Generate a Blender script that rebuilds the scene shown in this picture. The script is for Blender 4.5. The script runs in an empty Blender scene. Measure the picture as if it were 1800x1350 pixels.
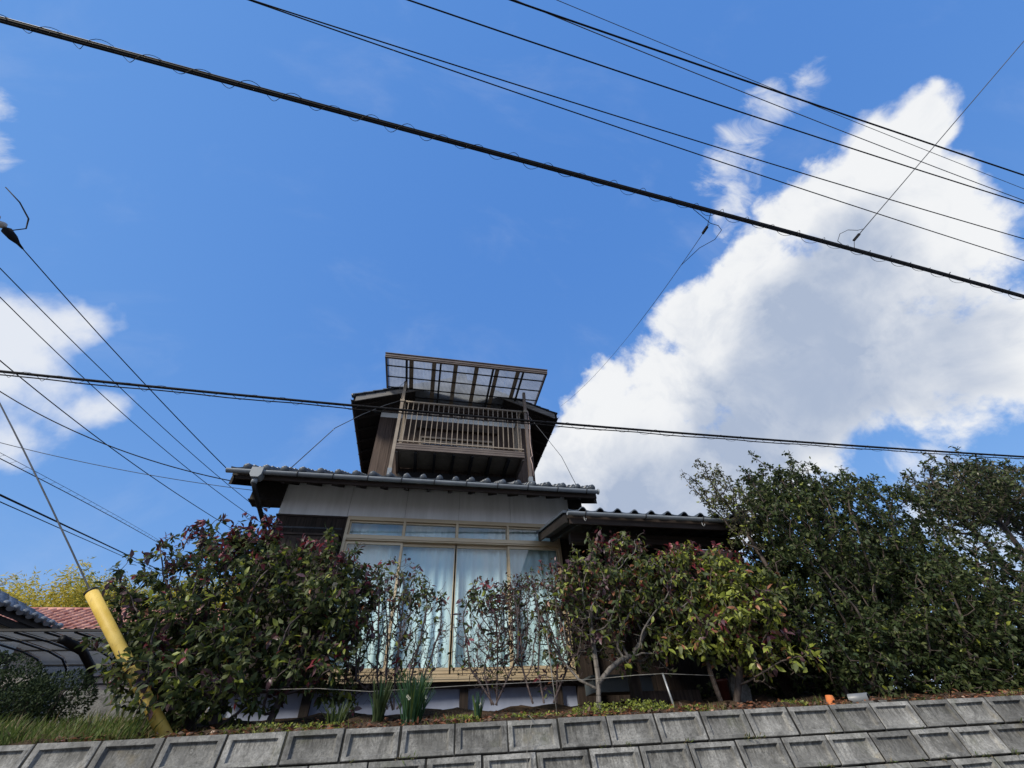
import bpy, bmesh, math, random
import numpy as np
from mathutils import Vector, Matrix

random.seed(7)
rng = np.random.default_rng(11)
D = bpy.data
scene = bpy.context.scene
COL = scene.collection
R = math.radians

# ------------------------------------------------------------------ camera
cam_data = D.cameras.new('camera')
cam_data.sensor_width = 36.0
cam_data.lens = 719.1 / 1800 * 36.0
cam_data.clip_start = 0.05
cam_data.clip_end = 3000.0
cam = D.objects.new('camera', cam_data)
COL.objects.link(cam)
pitch, roll, head = R(42.92), R(-3.268), R(13.139)
fw = Vector((math.sin(head) * math.cos(pitch), math.cos(head) * math.cos(pitch), math.sin(pitch)))
rt = Vector((math.cos(head), -math.sin(head), 0))
up = rt.cross(fw)
r2 = math.cos(roll) * rt + math.sin(roll) * up
u2 = -math.sin(roll) * rt + math.cos(roll) * up
m = Matrix((r2, u2, -fw)).transposed().to_4x4()
m.translation = (0, 0, 1.5)
cam.matrix_world = m
scene.camera = cam
CAM = np.array([0, 0, 1.5])

# ------------------------------------------------------------------ light
SUN_AZ, SUN_EL = R(-126), R(38)          # azimuth from +Y towards +X
sun_dir = Vector((math.sin(SUN_AZ) * math.cos(SUN_EL), math.cos(SUN_AZ) * math.cos(SUN_EL), math.sin(SUN_EL)))
sun_data = D.lights.new('sun', 'SUN')
sun_data.energy = 3.4
sun_data.angle = R(12)                  # the sun stands behind thin cloud
sun_data.color = (1.0, 0.92, 0.78)
sun = D.objects.new('sun', sun_data)
COL.objects.link(sun)
sun.rotation_euler = sun_dir.to_track_quat('Z', 'Y').to_euler()

world = D.worlds.new('World')
scene.world = world
world.use_nodes = True
wt = world.node_tree
wt.nodes.clear()


class NT:
    """small helper around a node tree"""
    def __init__(self, tree):
        self.t = tree

    def node(self, kind, **kw):
        n = self.t.nodes.new(kind)
        for k, v in kw.items():
            setattr(n, k, v)
        return n

    def link(self, a, b):
        self.t.links.new(a, b)

    def put(self, sock, v):
        if isinstance(v, bpy.types.NodeSocket):
            self.link(v, sock)
        else:
            sock.default_value = v

    def math(self, op, a, b=0.0, c=0.0, clamp=False):
        n = self.node('ShaderNodeMath', operation=op, use_clamp=clamp)
        self.put(n.inputs[0], a)
        self.put(n.inputs[1], b)
        self.put(n.inputs[2], c)
        return n.outputs[0]

    def vmath(self, op, a, b):
        n = self.node('ShaderNodeVectorMath', operation=op)
        self.put(n.inputs[0], a)
        self.put(n.inputs[1], b)
        return n

    def noise(self, vec, scale, detail=4.0, rough=0.5, dist=0.0):
        n = self.node('ShaderNodeTexNoise')
        if vec is not None:
            self.link(vec, n.inputs['Vector'])
        n.inputs['Scale'].default_value = scale
        n.inputs['Detail'].default_value = detail
        n.inputs['Roughness'].default_value = rough
        n.inputs['Distortion'].default_value = dist
        return n

    def ramp(self, fac, stops, interp='LINEAR'):
        n = self.node('ShaderNodeValToRGB')
        n.color_ramp.interpolation = interp
        el = n.color_ramp.elements
        while len(el) < len(stops):
            el.new(0.5)
        for e, (p, c) in zip(el, stops):
            e.position = p
            e.color = c if len(c) == 4 else (*c, 1)
        self.link(fac, n.inputs['Fac'])
        return n.outputs['Color']

    def mapr(self, v, a, b, c=0.0, d=1.0, smooth=True):
        n = self.node('ShaderNodeMapRange', interpolation_type='SMOOTHSTEP' if smooth else 'LINEAR')
        self.put(n.inputs['Value'], v)
        for i, x in zip((1, 2, 3, 4), (a, b, c, d)):
            self.put(n.inputs[i], x)
        return n.outputs[0]

    def mix(self, f, a, b, blend='MIX'):
        n = self.node('ShaderNodeMix', data_type='RGBA', blend_type=blend)
        self.put(n.inputs[0], f)
        for s, v in ((n.inputs[6], a), (n.inputs[7], b)):
            self.put(s, v if isinstance(v, bpy.types.NodeSocket) or len(v) == 4 else (*v, 1))
        return n.outputs[2]


W = NT(wt)
SKY_STRENGTH = 0.15
tc = W.node('ShaderNodeTexCoord').outputs['Generated']
nd = W.vmath('NORMALIZE', tc, (0, 0, 0)).outputs[0]
sky = W.node('ShaderNodeTexSky', sky_type='NISHITA', sun_disc=False)
sky.sun_elevation = SUN_EL
sky.sun_rotation = SUN_AZ
sky.altitude = 0
sky.air_density = 1.0
sky.dust_density = 0.0
sky.ozone_density = 4.0
# slow warp so that cloud edges curl, then fine billows
warp = W.noise(nd, 5.0, 4.0, 0.55)
wv = W.vmath('SUBTRACT', warp.outputs['Color'], (0.5, 0.5, 0.5)).outputs[0]
wv = W.vmath('MULTIPLY', wv, (0.10, 0.10, 0.10)).outputs[0]
nw = W.vmath('ADD', nd, wv).outputs[0]
nw = W.vmath('NORMALIZE', nw, (0, 0, 0)).outputs[0]
BIG = [(0.4713, 0.7103, 0.5228, 0.11), (0.7312, 0.3143, 0.6055, 0.1), (0.3742, 0.756, 0.5371, 0.1441), (0.405, 0.6856, 0.605, 0.1111), (0.5343, 0.6067, 0.5886, 0.1548), (0.5633, 0.4749, 0.6761, 0.1133), (0.6302, 0.6266, 0.4585, 0.1418), (0.6279, 0.3574, 0.6914, 0.1301), (0.6949, 0.4659, 0.5477, 0.194), (0.668, 0.2169, 0.7119, 0.1084), (0.6982, 0.129, 0.7042, 0.078), (0.7122, 0.0729, 0.6982, 0.055), (0.7625, 0.2222, 0.6077, 0.1385), (0.797, 0.3416, 0.4982, 0.1445), (0.8479, 0.2701, 0.4562, 0.1055), (0.7604, 0.1366, 0.6349, 0.0662), (0.4674, 0.7768, 0.4221, 0.1582), (0.5679, 0.7143, 0.4091, 0.1479), (0.2945, 0.8052, 0.5147, 0.0803)]
SMALL = [(-0.6435, 0.5409, 0.5416, 0.0681), (-0.6077, 0.556, 0.5671, 0.0469), (-0.6612, 0.5744, 0.4826, 0.0879), (-0.6207, 0.6303, 0.4663, 0.0628), (-0.5789, 0.6547, 0.486, 0.0421), (-0.6464, 0.6409, 0.4141, 0.0587),
         # unseen clouds added behind the street to brighten the shaded facade
         (-0.55, -0.8, 0.22, 0.22), (0.15, -0.95, 0.27, 0.24), (0.6, -0.75, 0.28, 0.22), (0.9, -0.38, 0.22, 0.2), (-0.85, -0.45, 0.25, 0.2), (-0.1, -0.75, 0.65, 0.16), (0.45, -0.5, 0.74, 0.15), (-0.5, -0.5, 0.7, 0.12), (-0.75, -0.45, 0.48, 0.16), (-0.62, -0.62, 0.47, 0.13), (-0.45, -0.74, 0.50, 0.11), (0.25, -0.85, 0.46, 0.17), (0.42, -0.74, 0.52, 0.14),
         (0.1, -0.8, 0.58, 0.10), (0.78, -0.35, 0.52, 0.15), (0.86, -0.15, 0.49, 0.13), (-0.9, 0.1, 0.42, 0.10), (-0.2, -0.93, 0.3, 0.16)]
WISP = [(0.557, 0.0593, 0.8284, 0.0329), (0.5215, 0.0953, 0.8479, 0.0393), (0.5039, 0.1542, 0.8499, 0.0423), (0.4903, 0.2015, 0.848, 0.0446), (0.5357, 0.2289, 0.8128, 0.0399), (0.5365, 0.2688, 0.7999, 0.0363), (-0.6480, 0.2689, 0.7122, 0.026), (-0.6620, 0.3194, 0.6780, 0.024), (0.8172, 0.4734, 0.3288, 0.049), (0.8118, 0.1339, 0.5684, 0.0344), (0.8508, 0.4683, 0.2383, 0.0721)]


def blob_field(vec, blobs, k):
    acc = None
    for x, y, z, r in blobs:
        v = Vector((x, y, z)).normalized()
        d = W.vmath('DOT_PRODUCT', vec, tuple(v)).outputs['Value']
        f = W.math('MULTIPLY_ADD', d, 2.0 / (r * r), 1.0 - 2.0 / (r * r))   # 1 - (angle / r)^2
        f = W.math('MAXIMUM', f, -6.0)
        acc = f if acc is None else W.math('SMOOTH_MAX', acc, f, k)
    return acc


fb = W.noise(nd, 9.0, 9.0, 0.58, 0.15).outputs['Fac']
fb0 = W.math('SUBTRACT', fb, 0.5)
fine = W.noise(nd, 24.0, 6.0, 0.6, 0.4).outputs['Fac']
f_big = blob_field(nw, BIG, 0.35)
f_small = blob_field(nw, SMALL, 0.3)
f_wisp = blob_field(nw, WISP, 0.2)
e_big = W.math('ADD', W.math('MULTIPLY_ADD', fb0, 2.9, f_big), W.math('MULTIPLY', W.math('SUBTRACT', fine, 0.5), 0.5))
m_big = W.mapr(e_big, -0.16, 0.52)
e_small = W.math('MULTIPLY_ADD', fb0, 3.2, f_small)
m_small = W.mapr(e_small, -0.25, 1.1, 0.0, 0.84)
streak = W.vmath('MULTIPLY', nd, (1.0, 1.9, 1.0)).outputs[0]
fs = W.math('SUBTRACT', W.noise(streak, 13.0, 8.0, 0.62, 0.6).outputs['Fac'], 0.5)
e_wisp = W.math('MULTIPLY_ADD', fs, 6.5, f_wisp)
m_wisp = W.mapr(e_wisp, -0.7, 2.2, 0.0, 0.75)
veil = W.noise(W.vmath('MULTIPLY', nd, (1.0, 2.2, 1.4)).outputs[0], 3.2, 6.0, 0.6, 0.5).outputs['Fac']
m_veil = W.mapr(veil, 0.50, 0.85, 0.0, 0.10)
mask = W.math('MAXIMUM', W.math('MAXIMUM', m_big, m_small), W.math('MAXIMUM', m_wisp, m_veil))
# a thick cloud is greyer towards its middle, with brighter puffs in it
GREY = [(0.7412, 0.4105, 0.5312, 0.1709), (0.6607, 0.5747, 0.4829, 0.1576), (0.8007, 0.3126, 0.511, 0.1038), (0.5595, 0.7009, 0.4423, 0.1277), (0.7177, 0.2722, 0.641, 0.0794), (0.4667, 0.7885, 0.4006, 0.1689), (0.8389, 0.3496, 0.4172, 0.0762)]
f_grey = blob_field(nw, GREY, 0.5)
thick = W.math('ADD', W.math('MULTIPLY_ADD', W.math('SUBTRACT', W.noise(nd, 5.0, 8.0, 0.58, 0.35).outputs['Fac'], 0.5), 4.2, f_grey),
               W.math('MULTIPLY', W.math('SUBTRACT', fine, 0.5), 0.35))
puff = W.noise(nw, 8.0, 7.0, 0.6, 0.3).outputs['Fac']
g = W.math('MULTIPLY', W.mapr(thick, -1.0, 1.5), W.mapr(f_big, 0.0, 0.7))
g = W.math('ADD', g, W.math('MULTIPLY', W.mapr(puff, 0.46, 0.70), W.mapr(f_big, -0.1, 0.8, 0.0, 0.34)), clamp=True)
CB = 0.62 / SKY_STRENGTH
CG = 0.34 / SKY_STRENGTH
cloud_col = W.mix(g, (0.95 * CB, 0.965 * CB, 0.985 * CB), (0.80 * CG, 0.95 * CG, 1.24 * CG))
# the camera's own rendering of blue sky: a gentler gradient in each channel
sep = W.node('ShaderNodeSeparateColor')
W.link(sky.outputs['Color'], sep.inputs[0])
comb = W.node('ShaderNodeCombineColor')
for i, (gpow, gmul) in enumerate(((0.70, 0.63), (0.45, 1.115), (0.22, 2.48))):
    W.link(W.math('MULTIPLY', W.math('POWER', sep.outputs[i], gpow), gmul), comb.inputs[i])
tint = comb.outputs[0]
final = W.mix(mask, tint, cloud_col)
bg = W.node('ShaderNodeBackground')
W.link(final, bg.inputs['Color'])
bg.inputs['Strength'].default_value = SKY_STRENGTH
wo = W.node('ShaderNodeOutputWorld')
W.link(bg.outputs[0], wo.inputs['Surface'])
world.cycles.sampling_method = 'MANUAL'
world.cycles.sample_map_resolution = 1024

vs = scene.view_settings
vs.view_transform = 'Standard'
vs.look = 'None'
vs.exposure = 0.6
vs.gamma = 1.0
vs.use_curve_mapping = False
cy = scene.cycles
cy.max_bounces = 8
cy.diffuse_bounces = 3
cy.glossy_bounces = 3
cy.transmission_bounces = 6
cy.transparent_max_bounces = 16
cy.caustics_reflective = False
cy.caustics_refractive = False

# ------------------------------------------------------------------ materials
MATS = {}


def mat(name, build):
    if name in MATS:
        return MATS[name]
    mm = D.materials.new(name)
    mm.use_nodes = True
    t = NT(mm.node_tree)
    mm.node_tree.nodes.clear()
    out = t.node('ShaderNodeOutputMaterial')
    build(t, out)
    MATS[name] = mm
    return mm


def principled(t, out, color, rough=0.6, metal=0.0, spec=0.5, bump=None, bump_d=0.01):
    p = t.node('ShaderNodeBsdfPrincipled')
    t.put(p.inputs['Base Color'], color if isinstance(color, bpy.types.NodeSocket) else (*color, 1))
    t.put(p.inputs['Roughness'], rough)
    p.inputs['Metallic'].default_value = metal
    p.inputs['Specular IOR Level'].default_value = spec
    if bump is not None:
        b = t.node('ShaderNodeBump')
        b.inputs['Strength'].default_value = 1.0
        b.inputs['Distance'].default_value = bump_d
        t.link(bump, b.inputs['Height'])
        t.link(b.outputs[0], p.inputs['Normal'])
    if out is not None:
        t.link(p.outputs[0], out.inputs['Surface'])
    return p


def coords(t, scale=(1, 1, 1), world_space=True):
    if world_space:
        v = t.node('ShaderNodeNewGeometry').outputs['Position']
    else:
        v = t.node('ShaderNodeTexCoord').outputs['Object']
    return t.vmath('MULTIPLY', v, scale).outputs[0]


def obj_random(t):
    return t.node('ShaderNodeObjectInfo').outputs['Random']


def varied(name, c0, c1, scale=(3, 3, 3), rough=0.6, metal=0.0, spec=0.5, amount=0.35, bump=0.0, detail=5.0, nscale=1.0):
    """a colour that wanders between two tones with noise and from piece to piece"""
    def b(t, out):
        v = coords(t, scale)
        n = t.noise(v, nscale, detail, 0.6).outputs['Fac']
        f = t.math('MULTIPLY_ADD', t.math('SUBTRACT', obj_random(t), 0.5), amount, t.mapr(n, 0.3, 0.7), clamp=True)
        c = t.mix(f, c0, c1)
        bm = t.noise(v, nscale * 6, 6.0, 0.6).outputs['Fac'] if bump else None
        principled(t, out, c, rough, metal, spec, bm, bump)
    return mat(name, b)


def m_concrete(name, dark, light, stain, lichen=True):
    def b(t, out):
        v = coords(t)
        big = t.noise(v, 1.1, 5, 0.6).outputs['Fac']
        mid = t.noise(v, 7.0, 6, 0.65).outputs['Fac']
        grit = t.noise(v, 70.0, 5, 0.75).outputs['Fac']
        streak = t.noise(coords(t, (9, 3, 1.4)), 2.0, 6, 0.65).outputs['Fac']
        c = t.mix(t.mapr(mid, 0.3, 0.7), dark, light)
        c = t.mix(t.mapr(streak, 0.48, 0.70, 0, 0.35), c, stain)
        c = t.mix(t.mapr(big, 0.52, 0.72, 0, 0.55), c, stain)
        c = t.mix(t.mapr(grit, 0.38, 0.66, 0.0, 0.7), c, tuple(x * 0.38 for x in light))
        pit = t.noise(v, 34.0, 6, 0.75).outputs['Fac']
        c = t.mix(t.mapr(pit, 0.50, 0.66, 0.0, 0.65), c, tuple(x * 0.5 for x in dark))
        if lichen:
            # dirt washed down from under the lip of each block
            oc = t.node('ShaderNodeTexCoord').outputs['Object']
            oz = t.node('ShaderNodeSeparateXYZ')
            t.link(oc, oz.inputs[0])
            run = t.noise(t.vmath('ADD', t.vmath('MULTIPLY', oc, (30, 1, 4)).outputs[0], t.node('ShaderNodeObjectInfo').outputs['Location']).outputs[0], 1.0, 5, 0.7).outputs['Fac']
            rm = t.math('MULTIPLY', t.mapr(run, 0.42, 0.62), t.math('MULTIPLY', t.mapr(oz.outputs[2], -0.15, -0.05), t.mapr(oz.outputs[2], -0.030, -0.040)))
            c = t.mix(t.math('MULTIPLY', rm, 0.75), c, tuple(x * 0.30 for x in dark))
        if lichen:
            sp = t.noise(v, 26.0, 5, 0.75).outputs['Fac']
            c = t.mix(t.mapr(sp, 0.64, 0.72, 0, 0.7), c, (0.36, 0.35, 0.31))
            ye = t.noise(v, 2.3, 4, 0.6).outputs['Fac']
            c = t.mix(t.mapr(ye, 0.62, 0.75, 0, 0.45), c, (0.23, 0.18, 0.09))
        mo = t.noise(v, 1.7, 6, 0.7).outputs['Fac']
        c = t.mix(t.mapr(mo, 0.55, 0.70, 0, 0.55), c, (0.075, 0.082, 0.045))
        bl = t.noise(v, 3.1, 7, 0.72, 0.8).outputs['Fac']
        c = t.mix(t.mapr(bl, 0.54, 0.66, 0, 0.65), c, tuple(x * 0.42 for x in dark))
        rv = t.math('MULTIPLY_ADD', obj_random(t), 0.62, 0.68)
        c = t.mix(1.0, c, t.vmath('MULTIPLY', t.node('ShaderNodeCombineXYZ').outputs[0], (0, 0, 0)).outputs[0], 'ADD') if False else c
        hv = t.node('ShaderNodeHueSaturation')
        t.link(c, hv.inputs['Color'])
        t.link(rv, hv.inputs['Value'])
        bm = t.math('ADD', t.math('MULTIPLY', grit, 0.35), t.math('MULTIPLY', mid, 0.8))
        principled(t, out, hv.outputs[0], 0.9, 0, 0.25, bm, 0.012)
    return mat(name, b)


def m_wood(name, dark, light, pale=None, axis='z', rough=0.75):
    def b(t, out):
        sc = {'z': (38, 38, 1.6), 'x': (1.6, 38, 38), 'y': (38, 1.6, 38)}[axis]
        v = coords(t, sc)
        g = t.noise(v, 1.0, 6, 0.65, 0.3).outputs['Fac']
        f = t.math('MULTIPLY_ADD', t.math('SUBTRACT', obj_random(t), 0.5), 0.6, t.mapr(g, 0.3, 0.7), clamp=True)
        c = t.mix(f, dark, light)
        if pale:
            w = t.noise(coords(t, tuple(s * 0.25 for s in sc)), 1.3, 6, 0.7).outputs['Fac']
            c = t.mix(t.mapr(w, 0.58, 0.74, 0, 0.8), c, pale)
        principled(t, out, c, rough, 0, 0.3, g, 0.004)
    return mat(name, b)


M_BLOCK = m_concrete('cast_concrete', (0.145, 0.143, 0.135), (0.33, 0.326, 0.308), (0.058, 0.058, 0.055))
M_MORTAR_AND_SHADE = m_concrete('dark_joint_and_bore_shade', (0.02, 0.02, 0.019), (0.04, 0.04, 0.037), (0.012, 0.014, 0.012), False)
M_TILE = varied('slate_grey_tile', (0.030, 0.040, 0.054), (0.075, 0.09, 0.11), (6, 6, 6), 0.40, 0, 0.55, 0.9, 0, 7.0, 2.2)
M_TILE2 = varied('pale_grey_tile', (0.10, 0.115, 0.135), (0.19, 0.21, 0.24), (4, 4, 4), 0.36, 0, 0.6, 0.5)
M_TILE_RED = varied('red_clay_tile', (0.27, 0.085, 0.065), (0.58, 0.32, 0.25), (1.3, 1.3, 1.3), 0.7, 0, 0.3, 0.5, 0.0, 8.0, 2.0)
M_PANEL = varied('off_white_board', (0.66, 0.66, 0.63), (0.80, 0.80, 0.775), (7, 7, 0.8), 0.75, 0, 0.3, 0.25, 0, 7.0)
M_PLASTER = varied('white_plaster', (0.66, 0.70, 0.70), (0.76, 0.79, 0.78), (2, 2, 2), 0.85, 0, 0.2, 0.1)
M_BLUEWALL = varied('pale_blue_plaster', (0.27, 0.31, 0.42), (0.36, 0.40, 0.52), (3, 3, 2), 0.85, 0, 0.2, 0.1)
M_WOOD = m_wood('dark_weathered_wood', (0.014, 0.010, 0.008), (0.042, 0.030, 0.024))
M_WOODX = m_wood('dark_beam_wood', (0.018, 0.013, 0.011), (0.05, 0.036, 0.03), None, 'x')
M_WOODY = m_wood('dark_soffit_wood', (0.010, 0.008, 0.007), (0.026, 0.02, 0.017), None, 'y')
M_WOODT = m_wood('brown_weathered_boards', (0.034, 0.022, 0.017), (0.088, 0.062, 0.05), (0.16, 0.14, 0.125))
M_VERGE = m_wood('grey_verge_wood', (0.08, 0.077, 0.074), (0.19, 0.185, 0.18), (0.32, 0.32, 0.31), 'x')
M_BRONZE = varied('brown_aluminium', (0.13, 0.10, 0.082), (0.175, 0.14, 0.115), (3, 3, 3), 0.42, 0.35, 0.5, 0.2)
M_TAN = varied('faded_tan_aluminium', (0.20, 0.163, 0.125), (0.30, 0.25, 0.195), (2, 2, 5), 0.5, 0.25, 0.5, 0.3)
M_GOLD = varied('champagne_aluminium', (0.47, 0.37, 0.235), (0.58, 0.47, 0.315), (1, 1, 6), 0.38, 0.15, 0.5, 0.15)
M_GUTTER = varied('grey_gutter_plastic', (0.16, 0.18, 0.20), (0.22, 0.245, 0.27), (3, 3, 3), 0.38, 0.0, 0.55, 0.2)
M_DARKMETAL = varied('black_metal', (0.010, 0.010, 0.011), (0.022, 0.022, 0.024), (5, 5, 5), 0.5, 0.3, 0.5, 0.2)
M_CABLE = varied('black_cable_sheath', (0.006, 0.006, 0.007), (0.012, 0.012, 0.014), (5, 5, 5), 0.75, 0, 0.12, 0.2)
M_WIRE = varied('grey_wire', (0.05, 0.055, 0.065), (0.085, 0.09, 0.10), (5, 5, 5), 0.7, 0.2, 0.2, 0.2)
M_GALV = varied('galvanised_steel', (0.20, 0.21, 0.22), (0.30, 0.31, 0.32), (9, 9, 9), 0.5, 0.5, 0.5, 0.2)
def _yellow(t, out):
    v = coords(t)
    n = t.noise(v, 5.0, 5, 0.6).outputs['Fac']
    c = t.mix(t.mapr(n, 0.3, 0.7), (0.46, 0.31, 0.05), (0.58, 0.42, 0.105))
    sc = t.noise(coords(t, (60, 60, 9)), 1.0, 5, 0.7).outputs['Fac']
    c = t.mix(t.mapr(sc, 0.58, 0.68, 0, 0.55), c, (0.24, 0.16, 0.04))
    d = t.noise(v, 13.0, 6, 0.7).outputs['Fac']
    c = t.mix(t.mapr(d, 0.56, 0.75, 0, 0.5), c, (0.30, 0.24, 0.13))
    principled(t, out, c, 0.58, 0, 0.3)


M_YELLOW = mat('faded_yellow_plastic', _yellow)
M_TERRA = varied('terracotta', (0.42, 0.12, 0.035), (0.58, 0.19, 0.06), (20, 20, 20), 0.8, 0, 0.3, 0.0, 0.003)
M_PVC = varied('grey_pvc', (0.12, 0.13, 0.14), (0.18, 0.19, 0.20), (8, 8, 8), 0.45, 0, 0.5, 0.0)
M_STRING = varied('pale_string', (0.16, 0.155, 0.14), (0.26, 0.25, 0.23), (20, 20, 20), 0.9, 0, 0.1, 0.0)
M_CERAMIC = varied('grey_porcelain', (0.25, 0.23, 0.21), (0.38, 0.35, 0.32), (9, 9, 9), 0.25, 0, 0.6, 0.0)
M_SOIL = varied('soil_and_litter', (0.030, 0.021, 0.015), (0.085, 0.055, 0.035), (9, 9, 9), 0.95, 0, 0.1, 0.0, 0.02, 8.0)
M_ASPHALT = varied('pale_bounce_road', (0.15, 0.148, 0.142), (0.21, 0.205, 0.195), (14, 14, 14), 0.9, 0, 0.3, 0.0, 0.006)  # unseen road, made pale so that it bounces light up onto the facade
M_BARK = m_wood('grey_brown_bark', (0.030, 0.022, 0.019), (0.085, 0.066, 0.056), (0.14, 0.125, 0.115))
M_GREYBARK = m_wood('pale_grey_bark', (0.06, 0.052, 0.046), (0.17, 0.155, 0.14), (0.24, 0.225, 0.205))
M_TWIG = varied('purple_brown_twig', (0.042, 0.030, 0.031), (0.090, 0.070, 0.069), (9, 9, 9), 0.7, 0, 0.3, 0.2)
M_SAND = varied('rain_washed_render', (0.30, 0.27, 0.24), (0.42, 0.38, 0.34), (3, 3, 3), 0.85, 0, 0.2, 0.1)
M_PINK = varied('pale_pink_sheet', (0.62, 0.50, 0.44), (0.74, 0.64, 0.58), (3, 3, 3), 0.6, 0, 0.3, 0.6)
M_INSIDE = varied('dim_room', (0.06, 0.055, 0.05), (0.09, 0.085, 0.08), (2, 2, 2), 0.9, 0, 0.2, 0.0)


def _curtain(t, out):
    n = t.noise(coords(t, (14, 14, 0.7)), 1.0, 3, 0.5).outputs['Fac']
    c = t.mix(t.mapr(n, 0.3, 0.7), (0.70, 0.92, 0.95), (0.80, 0.95, 0.97))
    p = principled(t, None, c, 0.9, 0, 0.1)
    tr = t.node('ShaderNodeBsdfTranslucent')
    t.link(c, tr.inputs['Color'])
    mx = t.node('ShaderNodeMixShader')
    mx.inputs[0].default_value = 0.12
    t.link(p.outputs[0], mx.inputs[1])
    t.link(tr.outputs[0], mx.inputs[2])
    t.link(mx.outputs[0], out.inputs['Surface'])


M_CURTAIN = mat('pale_blue_curtain', _curtain)


def _glass(tint, boost):
    def b(t, out):
        tr = t.node('ShaderNodeBsdfTransparent')
        tr.inputs['Color'].default_value = (*tint, 1)
        gl = t.node('ShaderNodeBsdfGlossy')
        gl.inputs['Roughness'].default_value = 0.012
        gl.inputs['Color'].default_value = (0.95, 0.97, 1.0, 1)
        # Schlick reflection on the outer face only, so that a thin pane does not trap light
        lw = t.node('ShaderNodeLayerWeight')
        lw.inputs['Blend'].default_value = 0.5
        back = t.node('ShaderNodeNewGeometry').outputs['Backfacing']
        f5 = t.math('POWER', lw.outputs['Facing'], 5.0)
        f = t.math('MULTIPLY', t.math('MULTIPLY_ADD', f5, 0.92, 0.08), boost, clamp=True)
        f = t.math('MULTIPLY', f, t.math('SUBTRACT', 1.0, back))
        mx = t.node('ShaderNodeMixShader')
        t.link(f, mx.inputs[0])
        t.link(tr.outputs[0], mx.inputs[1])
        t.link(gl.outputs[0], mx.inputs[2])
        t.link(mx.outputs[0], out.inputs['Surface'])
    return b


M_GLASS = mat('window_glass', _glass((0.94, 0.97, 0.98), 1.35))


def _poly(t, out, ca=(0.27, 0.295, 0.33), cb=(0.38, 0.41, 0.45), clear=0.22):
    n = t.noise(coords(t, (3, 3, 3)), 1.0, 4, 0.6).outputs['Fac']
    c = t.mix(t.mapr(n, 0.3, 0.7), ca, cb)
    p = principled(t, None, c, 0.35, 0, 0.5)
    tr = t.node('ShaderNodeBsdfTranslucent')
    t.link(c, tr.inputs['Color'])
    cl = t.node('ShaderNodeBsdfTransparent')
    cl.inputs['Color'].default_value = (0.55, 0.57, 0.60, 1)
    m1 = t.node('ShaderNodeMixShader')
    m1.inputs[0].default_value = 0.6
    t.link(p.outputs[0], m1.inputs[1])
    t.link(tr.outputs[0], m1.inputs[2])
    m2 = t.node('ShaderNodeMixShader')
    m2.inputs[0].default_value = clear
    t.link(m1.outputs[0], m2.inputs[1])
    t.link(cl.outputs[0], m2.inputs[2])
    t.link(m2.outputs[0], out.inputs['Surface'])


M_POLY = mat('smoked_polycarbonate', _poly)
M_POLY2 = mat('dull_smoked_sheet', lambda t, out: _poly(t, out, (0.19, 0.20, 0.205), (0.27, 0.28, 0.29), 0.5))


def leaf_mat(name, c0, c1, rough=0.42, trans=0.22, spec=0.5):
    def b(t, out):
        n = t.noise(coords(t, (17, 17, 17)), 1.0, 3, 0.6).outputs['Fac']
        f = t.math('MULTIPLY_ADD', t.math('SUBTRACT', obj_random(t), 0.5), 0.5, t.mapr(n, 0.3, 0.7), clamp=True)
        c = t.mix(f, c0, c1)
        p = principled(t, None, c, rough, 0, spec)
        tr = t.node('ShaderNodeBsdfTranslucent')
        t.link(t.mix(0.5, c, tuple(min(1, x * 1.5) for x in c1)), tr.inputs['Color'])
        mx = t.node('ShaderNodeMixShader')
        mx.inputs[0].default_value = trans
        t.link(p.outputs[0], mx.inputs[1])
        t.link(tr.outputs[0], mx.inputs[2])
        t.link(mx.outputs[0], out.inputs['Surface'])
    return mat(name, b)


L_DARK = leaf_mat('leaf_dark_green', (0.026, 0.042, 0.017), (0.050, 0.074, 0.027), .55, .22, .25)
L_MID = leaf_mat('leaf_olive_green', (0.062, 0.080, 0.028), (0.105, 0.122, 0.045), .55, .25, .25)
L_LIME = leaf_mat('leaf_yellow_green', (0.15, 0.19, 0.025), (0.26, 0.29, 0.05), .5, .28, .4)
L_RED = leaf_mat('leaf_young_red', (0.12, 0.018, 0.026), (0.22, 0.035, 0.050))
L_PURPLE = leaf_mat('leaf_dull_purple', (0.055, 0.026, 0.034), (0.105, 0.052, 0.062))
L_BROWN = leaf_mat('leaf_dry_orange', (0.16, 0.062, 0.026), (0.30, 0.13, 0.075))
L_CAM = leaf_mat('leaf_glossy_evergreen', (0.022, 0.034, 0.013), (0.048, 0.066, 0.022), 0.55, .25, .2)
L_PALE = leaf_mat('leaf_pale_olive', (0.085, 0.082, 0.045), (0.15, 0.14, 0.085))
L_GRASS = leaf_mat('grass_blade', (0.045, 0.075, 0.016), (0.11, 0.15, 0.032), 0.6, 0.3, .3)
L_STRAW = leaf_mat('dry_grass_blade', (0.13, 0.10, 0.045), (0.24, 0.19, 0.09), 0.7, 0.25)
L_DAFF = leaf_mat('bulb_leaf', (0.020, 0.060, 0.026), (0.045, 0.105, 0.045), 0.45, 0.25)
L_BAMBOO = leaf_mat('bamboo_leaf', (0.36, 0.30, 0.04), (0.56, 0.46, 0.08), 0.7, 0.35, .2)
L_BAMBOO2 = leaf_mat('bamboo_leaf_green', (0.12, 0.14, 0.03), (0.27, 0.27, 0.05), 0.7, 0.35, .2)
L_HEDGE = leaf_mat('hedge_leaf', (0.016, 0.026, 0.013), (0.034, 0.050, 0.022), 0.85, .15, .15)
M_PETAL = leaf_mat('white_petal', (0.62, 0.62, 0.52), (0.75, 0.74, 0.62), 0.6, 0.3)

# ------------------------------------------------------------------ mesh building


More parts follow.
